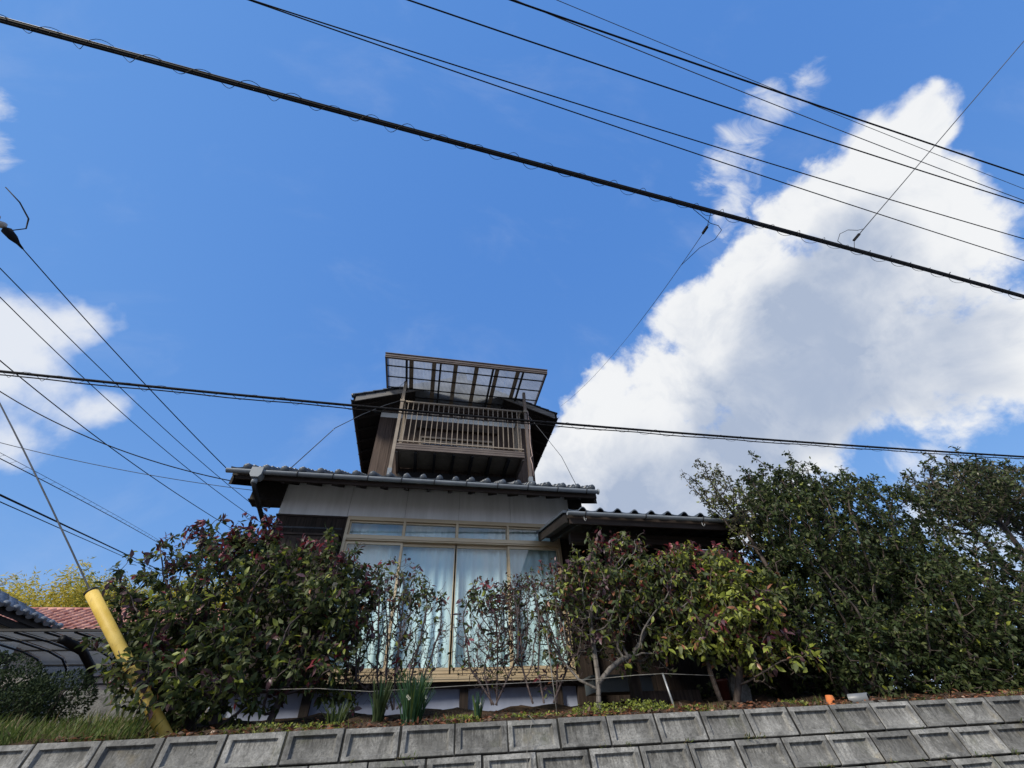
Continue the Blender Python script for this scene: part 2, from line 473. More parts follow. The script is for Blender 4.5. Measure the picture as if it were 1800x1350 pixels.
class MB:
    """collects faces in world coordinates and links them as ONE mesh object"""
    def __init__(self):
        self.v, self.f, self.mi, self.sm = [], [], [], []

    def add(self, vs, fs, mi=0, smooth=False):
        o = len(self.v)
        self.v.extend([tuple(p) for p in vs])
        for f in fs:
            self.f.append(tuple(i + o for i in f))
            self.mi.append(mi)
            self.sm.append(smooth)
        return self

    def box(self, x0, x1, y0, y1, z0, z1, mi=0):
        vs = [(x0, y0, z0), (x1, y0, z0), (x1, y1, z0), (x0, y1, z0), (x0, y0, z1), (x1, y0, z1), (x1, y1, z1), (x0, y1, z1)]
        return self.add(vs, [(0, 3, 2, 1), (4, 5, 6, 7), (0, 1, 5, 4), (1, 2, 6, 5), (2, 3, 7, 6), (3, 0, 4, 7)], mi)

    def prism(self, poly, a, b, axis='x', mi=0):
        """poly: 2-D outline in the plane across the axis (x: yz, y: xz, z: xy)"""
        n = len(poly)
        def p3(u, v, w):
            return {'x': (w, u, v), 'y': (u, w, v), 'z': (u, v, w)}[axis]
        vs = [p3(u, v, a) for u, v in poly] + [p3(u, v, b) for u, v in poly]
        fs = [tuple(range(n - 1, -1, -1)), tuple(range(n, 2 * n))]
        fs += [(i, (i + 1) % n, n + (i + 1) % n, n + i) for i in range(n)]
        return self.add(vs, fs, mi)

    def beam(self, p, q, w, h, mi=0, upv=(0, 0, 1)):
        """a bar of w x h from p to q"""
        p, q = Vector(p), Vector(q)
        d = (q - p).normalized()
        s = d.cross(Vector(upv))
        if s.length < 1e-4:
            s = d.cross(Vector((0, 1, 0)))
        s.normalize()
        u = s.cross(d)
        vs = []
        for c in (p, q):
            for a, b in ((-1, -1), (1, -1), (1, 1), (-1, 1)):
                vs.append(c + s * (a * w / 2) + u * (b * h / 2))
        return self.add(vs, [(0, 1, 2, 3), (7, 6, 5, 4), (0, 4, 5, 1), (1, 5, 6, 2), (2, 6, 7, 3), (3, 7, 4, 0)], mi)

    def tube(self, pts, r, n=8, mi=0, caps=True, smooth=True):
        pts = [Vector(p) for p in pts]
        rs = r if isinstance(r, (list, tuple)) else [r] * len(pts)
        vs, fs = [], []
        ref = None
        for i, p in enumerate(pts):
            d = (pts[min(i + 1, len(pts) - 1)] - pts[max(i - 1, 0)]).normalized()
            if ref is None:
                ref = d.orthogonal().normalized()
            ref = (ref - d * ref.dot(d))
            if ref.length < 1e-5:
                ref = d.orthogonal()
            ref.normalize()
            bn = d.cross(ref)
            for k in range(n):
                a = 2 * math.pi * k / n
                vs.append(p + (ref * math.cos(a) + bn * math.sin(a)) * rs[i])
        for i in range(len(pts) - 1):
            for k in range(n):
                a, b = i * n + k, i * n + (k + 1) % n
                fs.append((a, b, b + n, a + n))
        if caps:
            fs.append(tuple(range(n - 1, -1, -1)))
            fs.append(tuple(range((len(pts) - 1) * n, len(pts) * n)))
        return self.add(vs, fs, mi, smooth)

    def build(self, name, material, parent=None, **props):
        off = Vector((0, 0, 0))
        q = parent
        while q is not None:
            off += q.location
            q = q.parent
        me = D.meshes.new(name)
        me.from_pydata([(x - off.x, y - off.y, z - off.z) for x, y, z in self.v], [], self.f)
        for mm in (material if isinstance(material, (list, tuple)) else [material]):
            me.materials.append(mm)
        me.polygons.foreach_set('material_index', self.mi)
        me.polygons.foreach_set('use_smooth', self.sm)
        me.update()
        return link(name, me, parent, **props)


def link(name, me, parent=None, **props):
    o = D.objects.new(name, me)
    COL.objects.link(o)
    if parent is not None:
        o.parent = parent
    for k, v in props.items():
        o[k] = v
    return o


def thing(name, label, cat, loc=(0, 0, 0), group=None):
    o = D.objects.new(name, None)
    COL.objects.link(o)
    o.location = loc
    o.empty_display_size = 0.1
    o['label'] = label
    o['category'] = cat
    if group:
        o['group'] = group
    return o


def tag(o, label, cat, group=None):
    o['label'] = label
    o['category'] = cat
    if group:
        o['group'] = group
    return o


def copy_of(src, parent, loc, rot=None):
    c = src.copy()
    COL.objects.link(c)
    c.parent = parent
    c.location = loc
    if rot is not None:
        c.rotation_euler = rot
    return c


# ------------------------------------------------------------------ ground, road, hills
WALL_TURN = R(3.2)
WALL_P = Vector((0.9, 4.3, 1.772))
SLOPE = 0.0046


def edge_y(x):
    return 4.3 - (x - 0.9) * math.tan(WALL_TURN)


def ground_z(x, y):
    b = 1.768 + SLOPE * (x - 0.9)
    e = y - edge_y(x) - 0.15
    if e <= 0:
        return b
    return b + min(0.13 * e, 0.24) + max(0.0, y - 9.0) * 0.075



xs = np.concatenate([np.linspace(-60, -10, 20), np.linspace(-9.6, 16, 150), np.linspace(17, 80, 20)])
ys = np.concatenate([np.linspace(4.38, 6.6, 44), np.linspace(6.8, 14, 20), np.linspace(15, 120, 30)])
gv = []
for j, y in enumerate(ys):
    for x in xs:
        n = 0.022 * math.sin(5.1 * x + 2 * y) + 0.018 * math.sin(11.3 * x - 7 * y) + rng.normal(0, 0.008)
        yy = y + (edge_y(x) - 4.3) * max(0.0, 1 - (y - 4.38) / 9.0)
        gv.append((x, yy, ground_z(x, yy) + (n if j else 0) * (1 if yy < 7 else 0)))
nx = len(xs)
gf = [(j * nx + i, j * nx + i + 1, (j + 1) * nx + i + 1, (j + 1) * nx + i) for j in range(len(ys) - 1) for i in range(nx - 1)]
MB().add(gv, gf, 0, True).build('ground', M_SOIL, None, kind='structure')
MB().add([(-60, -60, 0), (80, -60, 0), (80, edge_y(80) - 0.2, 0), (-60, edge_y(-60) - 0.2, 0)], [(0, 1, 2, 3)]).build('road', M_ASPHALT, None, kind='structure')

# far wooded ridge
M_HILL = varied('far_wooded_hill', (0.035, 0.05, 0.05), (0.06, 0.08, 0.07), (0.05, 0.05, 0.05), 0.95, 0, 0.1, 0.0, 0.0, 8.0)
hv, hf = [], []
N = 70
for i in range(N):
    u = i / (N - 1)
    x = -620 + 760 * u
    y = 420 + 60 * math.sin(u * 5)
    h = 92 + 26 * math.sin(u * 7.3 + 0.6) + 10 * math.sin(u * 23) + rng.normal(0, 2.2)
    h *= 1 - 0.42 * u
    for k, (dy, hh) in enumerate(((0, -4), (60, 0.62 * h), (110, h), (260, 0.5 * h), (360, -4))):
        hv.append((x, y + dy, hh))
for i in range(N - 1):
    for k in range(4):
        a = i * 5 + k
        hf.append((a, a + 5, a + 6, a + 1))
MB().add(hv, hf, 0, True).build('hill', M_HILL, None, kind='structure')

# ------------------------------------------------------------------ retaining wall of cast blocks
LEAN = R(15)
BW, BH = 0.427, 0.213           # pitch along the wall and up its face
wall = thing('retaining_wall', 'leaning grey concrete block retaining wall running along the road below the garden', 'retaining wall', WALL_P)
wx = Vector((math.cos(WALL_TURN), -math.sin(WALL_TURN), SLOPE)).normalized()
hn = Vector((-math.sin(WALL_TURN), -math.cos(WALL_TURN), 0))
wz = (Vector((0, 0, 1)) * math.cos(LEAN) - hn * math.sin(LEAN)).normalized()   # up the face
wn = wx.cross(wz).normalized()                                                # out of the face
wz = wn.cross(wx).normalized()


def block_mesh(seed):
    rr = random.Random(seed)
    w, h = BW - 0.016, BH - 0.014
    l, r, tp, bt = 0.040 + rr.uniform(-.004, .004), 0.04 + rr.uniform(-.004, .004), 0.036 + rr.uniform(-.004, .004), 0.024 + rr.uniform(-.003, .003)
    d, s, ch = 0.023 + rr.uniform(-.003, .004), 0.015, 0.0035
    j = lambda: rr.uniform(-.0025, .0025)

    def rect(x0, x1, z0, z1, y):
        return [(x0 + j(), y + j() * .5, z0 + j()), (x1 + j(), y + j() * .5, z0 + j()), (x1 + j(), y + j() * .5, z1 + j()), (x0 + j(), y + j() * .5, z1 + j())]
    rings = [rect(0, w, -h, 0, 0.20), rect(0, w, -h, 0, ch), rect(ch, w - ch, -h + ch, -ch, 0),
             rect(l, w - r, -h + bt, -tp, 0), rect(l + s, w - r - s * .9, -h + bt + s * 1.0, -tp - s * 0.35, d)]
    vs = sum(rings, [])
    fs = []
    for k in range(len(rings) - 1):
        for i in range(4):
            a, b = k * 4 + i, k * 4 + (i + 1) % 4
            fs.append((a, b, b + 4, a + 4))
    fs.append((16, 17, 18, 19))
    me = D.meshes.new('block')
    # local axes: x along the wall, -y out of the face, z up the face
    me.from_pydata(vs, [], fs)
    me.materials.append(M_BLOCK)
    me.update()
    return me


block_meshes = [block_mesh(i) for i in range(9)]
frame = Matrix((wx, -wn, wz)).transposed().to_4x4()
offs = [0.333, 0.125, 0.33, 0.11, 0.32, 0.12, 0.34, 0.13]
for row in range(8):
    n0, n1 = -13, 24
    for k in range(n0, n1):
        s = (k * BW) + offs[row] + random.uniform(-.003, .003)
        loc = wx * s - wz * (row * BH) + wn * random.uniform(-.004, .004)
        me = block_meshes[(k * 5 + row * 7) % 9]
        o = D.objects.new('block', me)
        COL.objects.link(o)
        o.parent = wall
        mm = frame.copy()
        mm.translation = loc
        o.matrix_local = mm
bk = MB()
for x0, x1 in ((-5.45, 10.4),):
    p0 = WALL_P
    a = p0 + wx * x0 - wz * 0.012 - wn * 0.055
    b = p0 + wx * x1 - wz * 0.012 - wn * 0.055
    dn = -wz * 1.86
    back = -wn * 0.3
    bk.add([a, b, b + dn, a + dn, a + back, b + back, b + dn + back, a + dn + back],
           [(0, 3, 2, 1), (0, 1, 5, 4), (4, 5, 6, 7), (1, 2, 6, 5), (0, 4, 7, 3), (3, 7, 6, 2)])
for row in range(8):
    for k in range(-13, 25):
        s_ = k * BW + offs[row] - .008
        a = WALL_P + wx * (s_ - .009) - wz * (row * BH + .001) - wn * .007
        b = a + wx * .018
        dn, back = -wz * (BH - .002), -wn * .05
        bk.add([a, b, b + dn, a + dn, a + back, b + back, b + dn + back, a + dn + back],
               [(0, 3, 2, 1), (0, 1, 5, 4), (4, 5, 6, 7), (1, 2, 6, 5), (0, 4, 7, 3), (3, 7, 6, 2)])
bk.build('joint_mortar', M_MORTAR_AND_SHADE, wall, kind='stuff')
# the wall goes on past both ends of the blocks one can see
for x0, x1 in ((-50, -5.3), (10.2, 60)):
    p0 = WALL_P
    a, b = p0 + wx * x0 - wn * 0.02, p0 + wx * x1 - wn * 0.02
    dn, back = -wz * 1.86, -wn * 0.3
    MB().add([a, b, b + dn, a + dn, a + back, b + back, b + dn + back, a + dn + back],
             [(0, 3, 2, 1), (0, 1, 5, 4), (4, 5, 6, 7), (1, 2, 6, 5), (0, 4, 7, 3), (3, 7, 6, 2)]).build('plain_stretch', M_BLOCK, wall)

# ------------------------------------------------------------------ the house
house = thing('house', 'traditional wooden house with grey tiled roofs, champagne window wall and a roofed upper balcony', 'house', (0.1, 6.8, 2.0))
XL, XR, YF = -2.39, 2.53, 6.8


def roof_tile_mesh(name, w, l, eave, mats, amp=.062):
    """one S-shaped tile: local x along the eave, y up the slope, z off the roof"""
    n = 12
    prof = []
    for i in range(n + 1):
        u = i / n
        x = u * w * 1.04
        if u < 0.60:
            z = -0.012 * math.sin(math.pi * u / 0.60)
        else:
            z = amp * math.sin(math.pi * (u - 0.60) / 0.40) ** 0.8
        prof.append((x, z + 0.016))
    th = 0.016
    vs, fs = [], []
    for y, lift in ((0, 0.022), (l * 1.12, 0.0)):
        for x, z in prof:
            vs.append((x, y, z + lift))
    for x, z in prof:
        vs.append((x, 0, z + 0.022 - th))
    k = n + 1
    for i in range(n):
        fs.append((i, i + 1, k + i + 1, k + i))
        fs.append((2 * k + i + 1, i + 1, i, 2 * k + i))
    if eave:                         # round boss on the roll and a lip hanging under the pan
        cx, cz, r = w * 0.81, 0.038, 0.054
        o = len(vs)
        m = 16
        vs += [(cx + r * math.cos(2 * math.pi * i / m), -0.018, cz + r * math.sin(2 * math.pi * i / m)) for i in range(m)]
        vs += [(cx + r * .8 * math.cos(2 * math.pi * i / m), -0.030, cz + r * .8 * math.sin(2 * math.pi * i / m)) for i in range(m)]
        vs += [(cx + r * math.cos(2 * math.pi * i / m), 0.05, cz + r * math.sin(2 * math.pi * i / m)) for i in range(m)]
        fs.append(tuple(o + m + i for i in range(m)))
        for i in range(m):
            j = (i + 1) % m
            fs.append((o + i, o + j, o + m + j, o + m + i))
            fs.append((o + 2 * m + i, o + 2 * m + j, o + j, o + i))
        o = len(vs)
        pan = [p for p in prof if p[0] <= w * 0.70]
        for x, z in pan:
            vs.append((x, -0.014, z + 0.024))
        for x, z in pan:
            vs.append((x, -0.014, z - 0.040 - 0.014 * math.sin(math.pi * x / (w * 0.70))))
        q = len(pan)
        for i in range(q - 1):
            fs.append((o + i, o + q + i, o + q + i + 1, o + i + 1))
    me = D.meshes.new(name)
    me.from_pydata(vs, [], fs)
    me.materials.append(mats)
    me.polygons.foreach_set('use_smooth', [True] * len(fs))
    me.update()
    return me


def lay_tiles(parent, origin, ux, us, w, l, ncol, nrow, material, limit, eave=True, name='roof_tile', jitter=1.0, amp=.062):
    """tiles on a slope: the first `limit` tiles (from the eave up) as objects, the rest as one mesh"""
    ux, us = Vector(ux).normalized(), Vector(us).normalized()
    un = ux.cross(us)
    base = Matrix((ux, us, un)).transposed().to_4x4()
    off = Vector((0, 0, 0))
    q = parent
    while q is not None:
        off += q.location
        q = q.parent
    me_e = roof_tile_mesh('eave_tile', w, l, True, material, amp) if eave else None
    me_t = roof_tile_mesh(name, w, l, False, material, amp)
    tv = np.array([v.co[:] for v in me_t.vertices])
    tf = [tuple(p.vertices) for p in me_t.polygons]
    rest = MB()
    count = 0
    for r in range(nrow):
        for c in range(ncol):
            me = me_e if (eave and r == 0) else me_t
            p = Vector(origin) + ux * (c * w) + us * (r * l) + un * (random.uniform(0, 0.006) * jitter)
            mm = base @ Matrix.Rotation(random.uniform(-.012, .012) * jitter, 4, 'Z') @ Matrix.Rotation(random.uniform(-.012, .012) * jitter, 4, 'X')
            mm.translation = p - off
            if count < limit:
                o = D.objects.new(me.name.split('.')[0], me)
                COL.objects.link(o)
                o.parent = parent
                o.matrix_local = mm
                count += 1
            else:
                mm.translation = p
                a = np.array(mm)
                rest.add((tv @ a[:3, :3].T + a[:3, 3]).tolist(), tf, 0, True)
    if rest.v:
        rest.build('upper_tiles', material, parent, kind='stuff')


# --- foundation and frame timbers
MB().box(XL, XR, 6.86, 7.0, 1.7, 2.335).build('foundation', M_BLUEWALL, house)
for x in (-2.30, -1.28, 0.69, 2.0, 2.42):
    MB().box(x - .055, x + .055, 6.80, 6.90, 1.7, 2.30).build('floor_post', M_WOOD, house)
MB().box(XL, XR, 6.775, 6.93, 2.285, 2.372).build('ground_beam', M_WOODX, house)
# --- the room behind the glass, side and back walls
for xa in (XL, XR - .1):
    MB().prism([(6.95, 1.7), (12.9, 1.7), (12.9, 5.2), (10.0, 6.72), (6.95, 5.25)], xa, xa + .1, 'x').build('side_wall', M_WOOD, house)
MB().box(XL, XR, 12.901, 13.0, 1.7, 5.15).build('back_wall', M_WOOD, house)
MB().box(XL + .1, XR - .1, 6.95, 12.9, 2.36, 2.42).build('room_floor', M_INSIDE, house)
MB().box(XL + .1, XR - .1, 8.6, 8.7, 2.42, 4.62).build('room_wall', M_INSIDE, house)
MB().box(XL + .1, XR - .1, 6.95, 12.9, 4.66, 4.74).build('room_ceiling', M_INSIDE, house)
# --- white boards under the eaves, one by one, with open joints
seams = [XL, -1.33, -0.405, 0.505, 1.42, XR]
for a, b in zip(seams[:-1], seams[1:]):
    MB().box(a + .0025, b - .0025, 6.80 + random.uniform(0, .003), 6.84, 4.605, 5.30).build('wall_panel', M_PANEL, house)
MB().box(XL + .01, XR - .01, 6.841, 6.95, 4.60, 5.30).build('wall_core', M_WOOD, house)
MB().box(XL - .015, -1.30, 6.782, 6.95, 4.575, 4.603).build('head_trim', M_WOODX, house)
# --- dark boarding left of the window and the shutter box under its rail
x = XL
while x < -1.34:
    b = min(x + 0.152, -1.325)
    MB().box(x + .003, b - .002, 6.80 + random.uniform(0, .006), 6.86, 2.37, 4.574).build('siding_board', M_WOOD, house)
    x += 0.152
box_ = MB().box(XL + .02, -1.34, 6.62, 6.79, 2.37, 4.20).build('shutter_box', M_WOOD, house)
for k in range(7):
    xa = XL + .03 + k * .147
    MB().box(xa, xa + .139, 6.605 + random.uniform(0, .004), 6.619, 2.40, 4.17).build('board', M_WOOD, box_)
MB().box(XL - .0, -1.32, 6.60, 6.79, 4.205, 4.235).build('shutter_box_lid', M_WOODX, house)
MB().tube([(XL + .05, 6.66, 4.335), (-1.33, 6.66, 4.335)], .016, 8).build('shutter_rail', M_WIRE, house)
MB().box(-1.335, -1.305, 6.765, 6.93, 2.37, 4.575).build('corner_post', M_WOOD, house)
MB().box(2.275, XR, 6.77, 6.93, 1.75, 4.60).build('corner_post', M_WOOD, house)

# --- champagne aluminium window wall: four tall sashes and four transom lights
win = MB()
wx0, wx1, wz0, wz1 = -1.30, 2.27, 2.375, 4.600
win.box(wx0, wx1, 6.74, 6.90, wz0, wz0 + .055)
win.box(wx0 - .02, wx1 + .02, 6.70, 6.739, wz0 - .03, wz0 + .018)
win.box(wx0, wx1, 6.745, 6.90, wz1 - .062, wz1)
win.box(wx0, wx0 + .045, 6.742, 6.90, wz0 + .055, wz1 - .062)
win.box(wx1 - .045, wx1, 6.742, 6.90, wz0 + .055, wz1 - .062)
win.box(wx0 + .045, wx1 - .045, 6.735, 6.90, 4.205, 4.285)
win.box(wx0 + .045, wx1 - .045, 6.72, 6.734, 4.225, 4.243)
window = win.build('sliding_window', M_GOLD, house)
tr_ = MB()
for zz, hh, yy in ((wz0 + .0565, .007, 6.7385), (wz0 + .020, .005, 6.7385), (wz0 - .008, .004, 6.6985), (wz0 + .098, .004, 6.7735)):
    tr_.box(wx0 + .05, wx1 - .05, yy - .001, yy + .0012, zz, zz + hh)
tr_.build('track_gap', M_DARKMETAL, window)
pw = (wx1 - wx0 - .09) / 4
for i in range(4):
    a = wx0 + .045 + i * pw
    b = a + pw
    y = 6.775 if i in (0, 3) else 6.815          # two sashes run in front of the other two
    s = MB()
    zb, zt = wz0 + .057, 4.203
    lo = a - (.012 if i else 0)
    hi = b + (.012 if i < 3 else 0)
    s.box(lo, lo + .034, y, y + .034, zb, zt)
    s.box(hi - .034, hi, y, y + .034, zb, zt)
    s.box(lo + .034, hi - .034, y, y + .034, zb, zb + .085)
    s.box(lo + .034, hi - .034, y, y + .034, zt - .045, zt)
    s.build('sash', M_GOLD, window)
    MB().box(lo + .034, hi - .034, y + .014, y + .019, zb + .085, zt - .045).build('pane', M_GLASS, window)
    t_ = MB()
    zb, zt = 4.287, wz1 - .064
    t_.box(a + .002, a + .026, 6.785, 6.82, zb, zt)
    t_.box(b - .026, b - .002, 6.785, 6.82, zb, zt)
    t_.box(a + .026, b - .026, 6.785, 6.82, zb, zb + .026)
    t_.box(a + .026, b - .026, 6.785, 6.82, zt - .026, zt)
    t_.build('transom_sash', M_GOLD, window)
    MB().box(a + .026, b - .026, 6.80, 6.805, zb + .026, zt - .026).build('transom_pane', M_GLASS, window)
for i in range(1, 4):
    a = wx0 + .045 + i * pw
    MB().box(a - .02, a + .02, 6.737, 6.90, 4.286, wz1 - .063).build('mullion', M_GOLD, window)


def curtain(x0, x1, z0, z1, y, label, pleats, amp=.032):
    n = pleats * 6
    ph = random.uniform(0, 6)
    vs = []
    rows = 7
    for j in range(rows + 1):
        w_ = j / rows
        for i in range(n + 1):
            u = i / n
            a = amp * (0.55 + 0.45 * math.sin(u * 9 + ph)) * (0.6 + 0.5 * w_)
            vs.append((x0 + (x1 - x0) * u, y + a * math.sin(u * pleats * 2 * math.pi + 0.7 * math.sin(u * 13 + ph)) + .006 * math.sin(3 * w_ + u * 20), z1 + (z0 - z1) * w_))
    fs = [(j * (n + 1) + i, (j + 1) * (n + 1) + i, (j + 1) * (n + 1) + i + 1, j * (n + 1) + i + 1) for j in range(rows) for i in range(n)]
    o = MB().add(vs, fs, 0, True).build('curtain', M_CURTAIN)
    tag(o, label, 'curtain', 'curtains behind the big window')
    return o


curtain(-1.27, -0.40, 2.44, 4.24, 6.93, 'pale blue curtain behind the first tall pane beside the dark shutter box', 6)
curtain(-0.39, 0.49, 2.44, 4.24, 6.93, 'pale blue curtain behind the second tall pane, just left of the middle stile', 6)
curtain(0.50, 1.38, 2.44, 4.24, 6.93, 'pale blue curtain behind the third tall pane, just right of the middle stile', 6)
curtain(1.39, 2.24, 2.44, 4.24, 6.93, 'pale blue curtain behind the last tall pane, next to the porch roof', 6)
curtain(-1.27, 0.48, 4.245, 4.655, 6.972, 'short pale curtain behind the two transom panes over the left half', 15, .018)
curtain(0.50, 2.24, 4.245, 4.655, 6.972, 'short pale curtain behind the two transom panes over the right half', 15, .018)

# --- main roof
SL = 0.5
EY, EZ = 6.10, 4.915
ca = math.atan(SL)
RX0, RX1 = -2.97, 2.80
RIDGE_Y = 10.0
rz = EZ + SL * (RIDGE_Y - EY)
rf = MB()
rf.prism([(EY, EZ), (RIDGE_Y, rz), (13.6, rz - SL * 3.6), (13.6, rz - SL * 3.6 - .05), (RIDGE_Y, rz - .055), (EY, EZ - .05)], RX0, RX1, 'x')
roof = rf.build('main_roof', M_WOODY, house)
fas = MB()
fas.prism([(EY - .002, EZ - .015), (EY + .028, EZ - .003), (EY + .028, EZ - .105), (EY - .002, EZ - .105)], RX0 + .06, RX1 + .01, 'x')
fas.build('fascia_board', M_WOODX, roof)
# barge boards on the two gable ends
for xa, xb in ((RX0 - .005, RX0 + .03), (RX1 - .03, RX1 + .012)):
    MB().prism([(EY + .03, EZ - .012), (RIDGE_Y, rz - .012), (RIDGE_Y, rz - .19), (EY + .03, EZ - .19)], xa, xb, 'x').build('barge_board', M_WOODY, roof)
# rafters under the eave
for k in range(14):
    xr_ = XL + .12 + k * .365
    MB().prism([(EY + .03, EZ - .05), (6.80, EZ - .05 + SL * .67), (6.80, EZ - .125 + SL * .67), (EY + .03, EZ - .125)], xr_, xr_ + .05, 'x').build('rafter', M_WOODY, roof)
tile_x0 = RX0 - 0.02
lay_tiles(roof, (tile_x0, EY - .055, EZ + .012), (1, 0, 0), (0, math.cos(ca), math.sin(ca)), 0.262, 0.235, 22, 18, M_TILE, 264)
# purlin ends boxed in dark boards beside both gables
b_ = MB().box(-2.87, XL - .004, 6.74, 6.98, 4.808, 5.12)
b_.box(-2.885, XL - .004, 6.725, 6.995, 4.795, 4.807)
b_.build('purlin_box', M_WOODY, house)
MB().box(XR + .004, 2.775, 6.74, 6.98, 4.95, 5.14).build('purlin_box', M_WOODY, house)


def gutter(x0, x1, y, z, r, parent, brackets, mat_=M_GUTTER, name='gutter'):
    n = 14
    m_ = MB()
    pr = [(y + r * math.cos(a), z + r * math.sin(a)) for a in [math.pi + math.pi * i / n for i in range(n + 1)]]
    pin = [(y + (r - .006) * math.cos(a), z + (r - .006) * math.sin(a)) for a in [2 * math.pi - math.pi * i / n for i in range(n + 1)]]
    poly = pr + pin
    vs = [(x0, u, v) for u, v in poly] + [(x1, u, v) for u, v in poly]
    k = len(poly)
    m_.add(vs, [(i, (i + 1) % k, k + (i + 1) % k, k + i) for i in range(k)], 0, True)
    for xx in (x0, x1):
        cap = [(xx, u, v) for u, v in pr]
        m_.add(cap, [tuple(range(len(cap)))])
    g = m_.build(name, mat_, parent)
    for bx in brackets:
        bm_ = MB()
        ro = r + .006
        bm_.tube([(bx, y + ro * math.cos(a), z + ro * math.sin(a)) for a in [math.pi * 0.92 + math.pi * 1.12 * i / 10 for i in range(11)]], .0065, 6)
        bm_.tube([(bx, y + ro, z), (bx, y + .11, z + .05)], .006, 6)
        bm_.build('bracket', M_DARKMETAL, g)
    return g


gut = gutter(-3.03, 2.815, 6.02, 4.905, .048, house, [-2.55 + .515 * k for k in range(11)])
# end cap of the gutter run stands a little proud
MB().tube([(2.815, 6.02, 4.893), (2.83, 6.02, 4.893)], .050, 16).build('end_cap', M_GUTTER, gut)
# --- rain hopper and downpipe at the left end
dp = MB()
dp.prism([(-2.675, 4.935), (-2.515, 4.935), (-2.515, 4.82), (-2.545, 4.775), (-2.645, 4.775), (-2.675, 4.82)], 5.945, 6.10, 'y')
hop = dp.build('rain_hopper', M_GUTTER, house)
MB().tube([(-2.595, 6.02, 4.79), (-2.592, 6.02, 4.70), (-2.57, 6.10, 4.635), (-2.53, 6.40, 4.50), (-2.475, 6.70, 4.345), (-2.455, 6.74, 4.25), (-2.455, 6.74, 2.0)],
          .034, 10).build('downpipe', M_DARKMETAL, house)
MB().tube([(-2.595, 6.02, 4.775), (-2.595, 6.02, 4.70)], .043, 12).build('pipe_collar', M_GUTTER, hop)
# loose cable ends hanging under the boxed purlin
MB().tube([(-2.72, 6.9, 4.80), (-2.70, 6.88, 4.74), (-2.64, 6.86, 4.715), (-2.57, 6.87, 4.73), (-2.52, 6.88, 4.80)], .006, 6).build('loose_cable', M_CABLE, house)

# --- upper storey
TX0, TX1, TY = -1.45, 2.43, 8.5
tcx = (TX0 + TX1) / 2
xx = TX0
while xx < TX1 - .01:
    b = min(xx + 0.178, TX1)
    MB().box(xx + .002, b - .002, TY + random.uniform(0, .006), TY + .06, 5.85, 8.03).build('upper_board', M_WOODT, house)
    xx += 0.178
MB().box(TX0 + .01, TX1 - .01, TY + .061, TY + .16, 5.85, 8.03).build('upper_wall', M_WOOD, house)
MB().box(TX0, TX0 + .1, TY + .165, 13.0, 5.4, 8.05).build('upper_side_wall', M_WOODT, house)
MB().box(TX1 - .1, TX1, TY + .165, 13.0, 5.4, 8.05).build('upper_side_wall', M_WOODT, house)
MB().box(TX0, TX1, 12.9, 13.0, 5.4, 8.05).build('upper_back_wall', M_WOODT, house)
GS = 0.37                       # slope of the upper gable
UEX0, UEX1, UEZ = -2.03, 2.96, 8.10
apz = UEZ + GS * (tcx - UEX0)
# white plaster gable
zt0 = UEZ + GS * (TX0 - UEX0) - .075
MB().box(TX0 + .002, TX1 - .002, TY + .004, TY + .12, 8.035, 8.175).build('plaster_band', M_PLASTER, house)
MB().prism([(TX0 + .004, 8.178), (TX1 - .004, 8.178), (TX1 - .004, UEZ + GS * (UEX1 - TX1) - .075), (tcx, apz - .09), (TX0 + .004, zt0)], TY + .01, TY + .12, 'y').build('gable_boarding', M_WOODT, house)
for k in range(9):
    xk = TX0 + .62 + k * .30
    MB().box(xk, xk + .19, TY - .02, TY + .008, 8.20, 8.29).build('gable_block', M_SAND, house)
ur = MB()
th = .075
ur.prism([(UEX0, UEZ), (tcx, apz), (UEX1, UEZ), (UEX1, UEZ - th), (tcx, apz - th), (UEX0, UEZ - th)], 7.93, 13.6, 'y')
uroof = ur.build('upper_roof', M_WOODY, house)
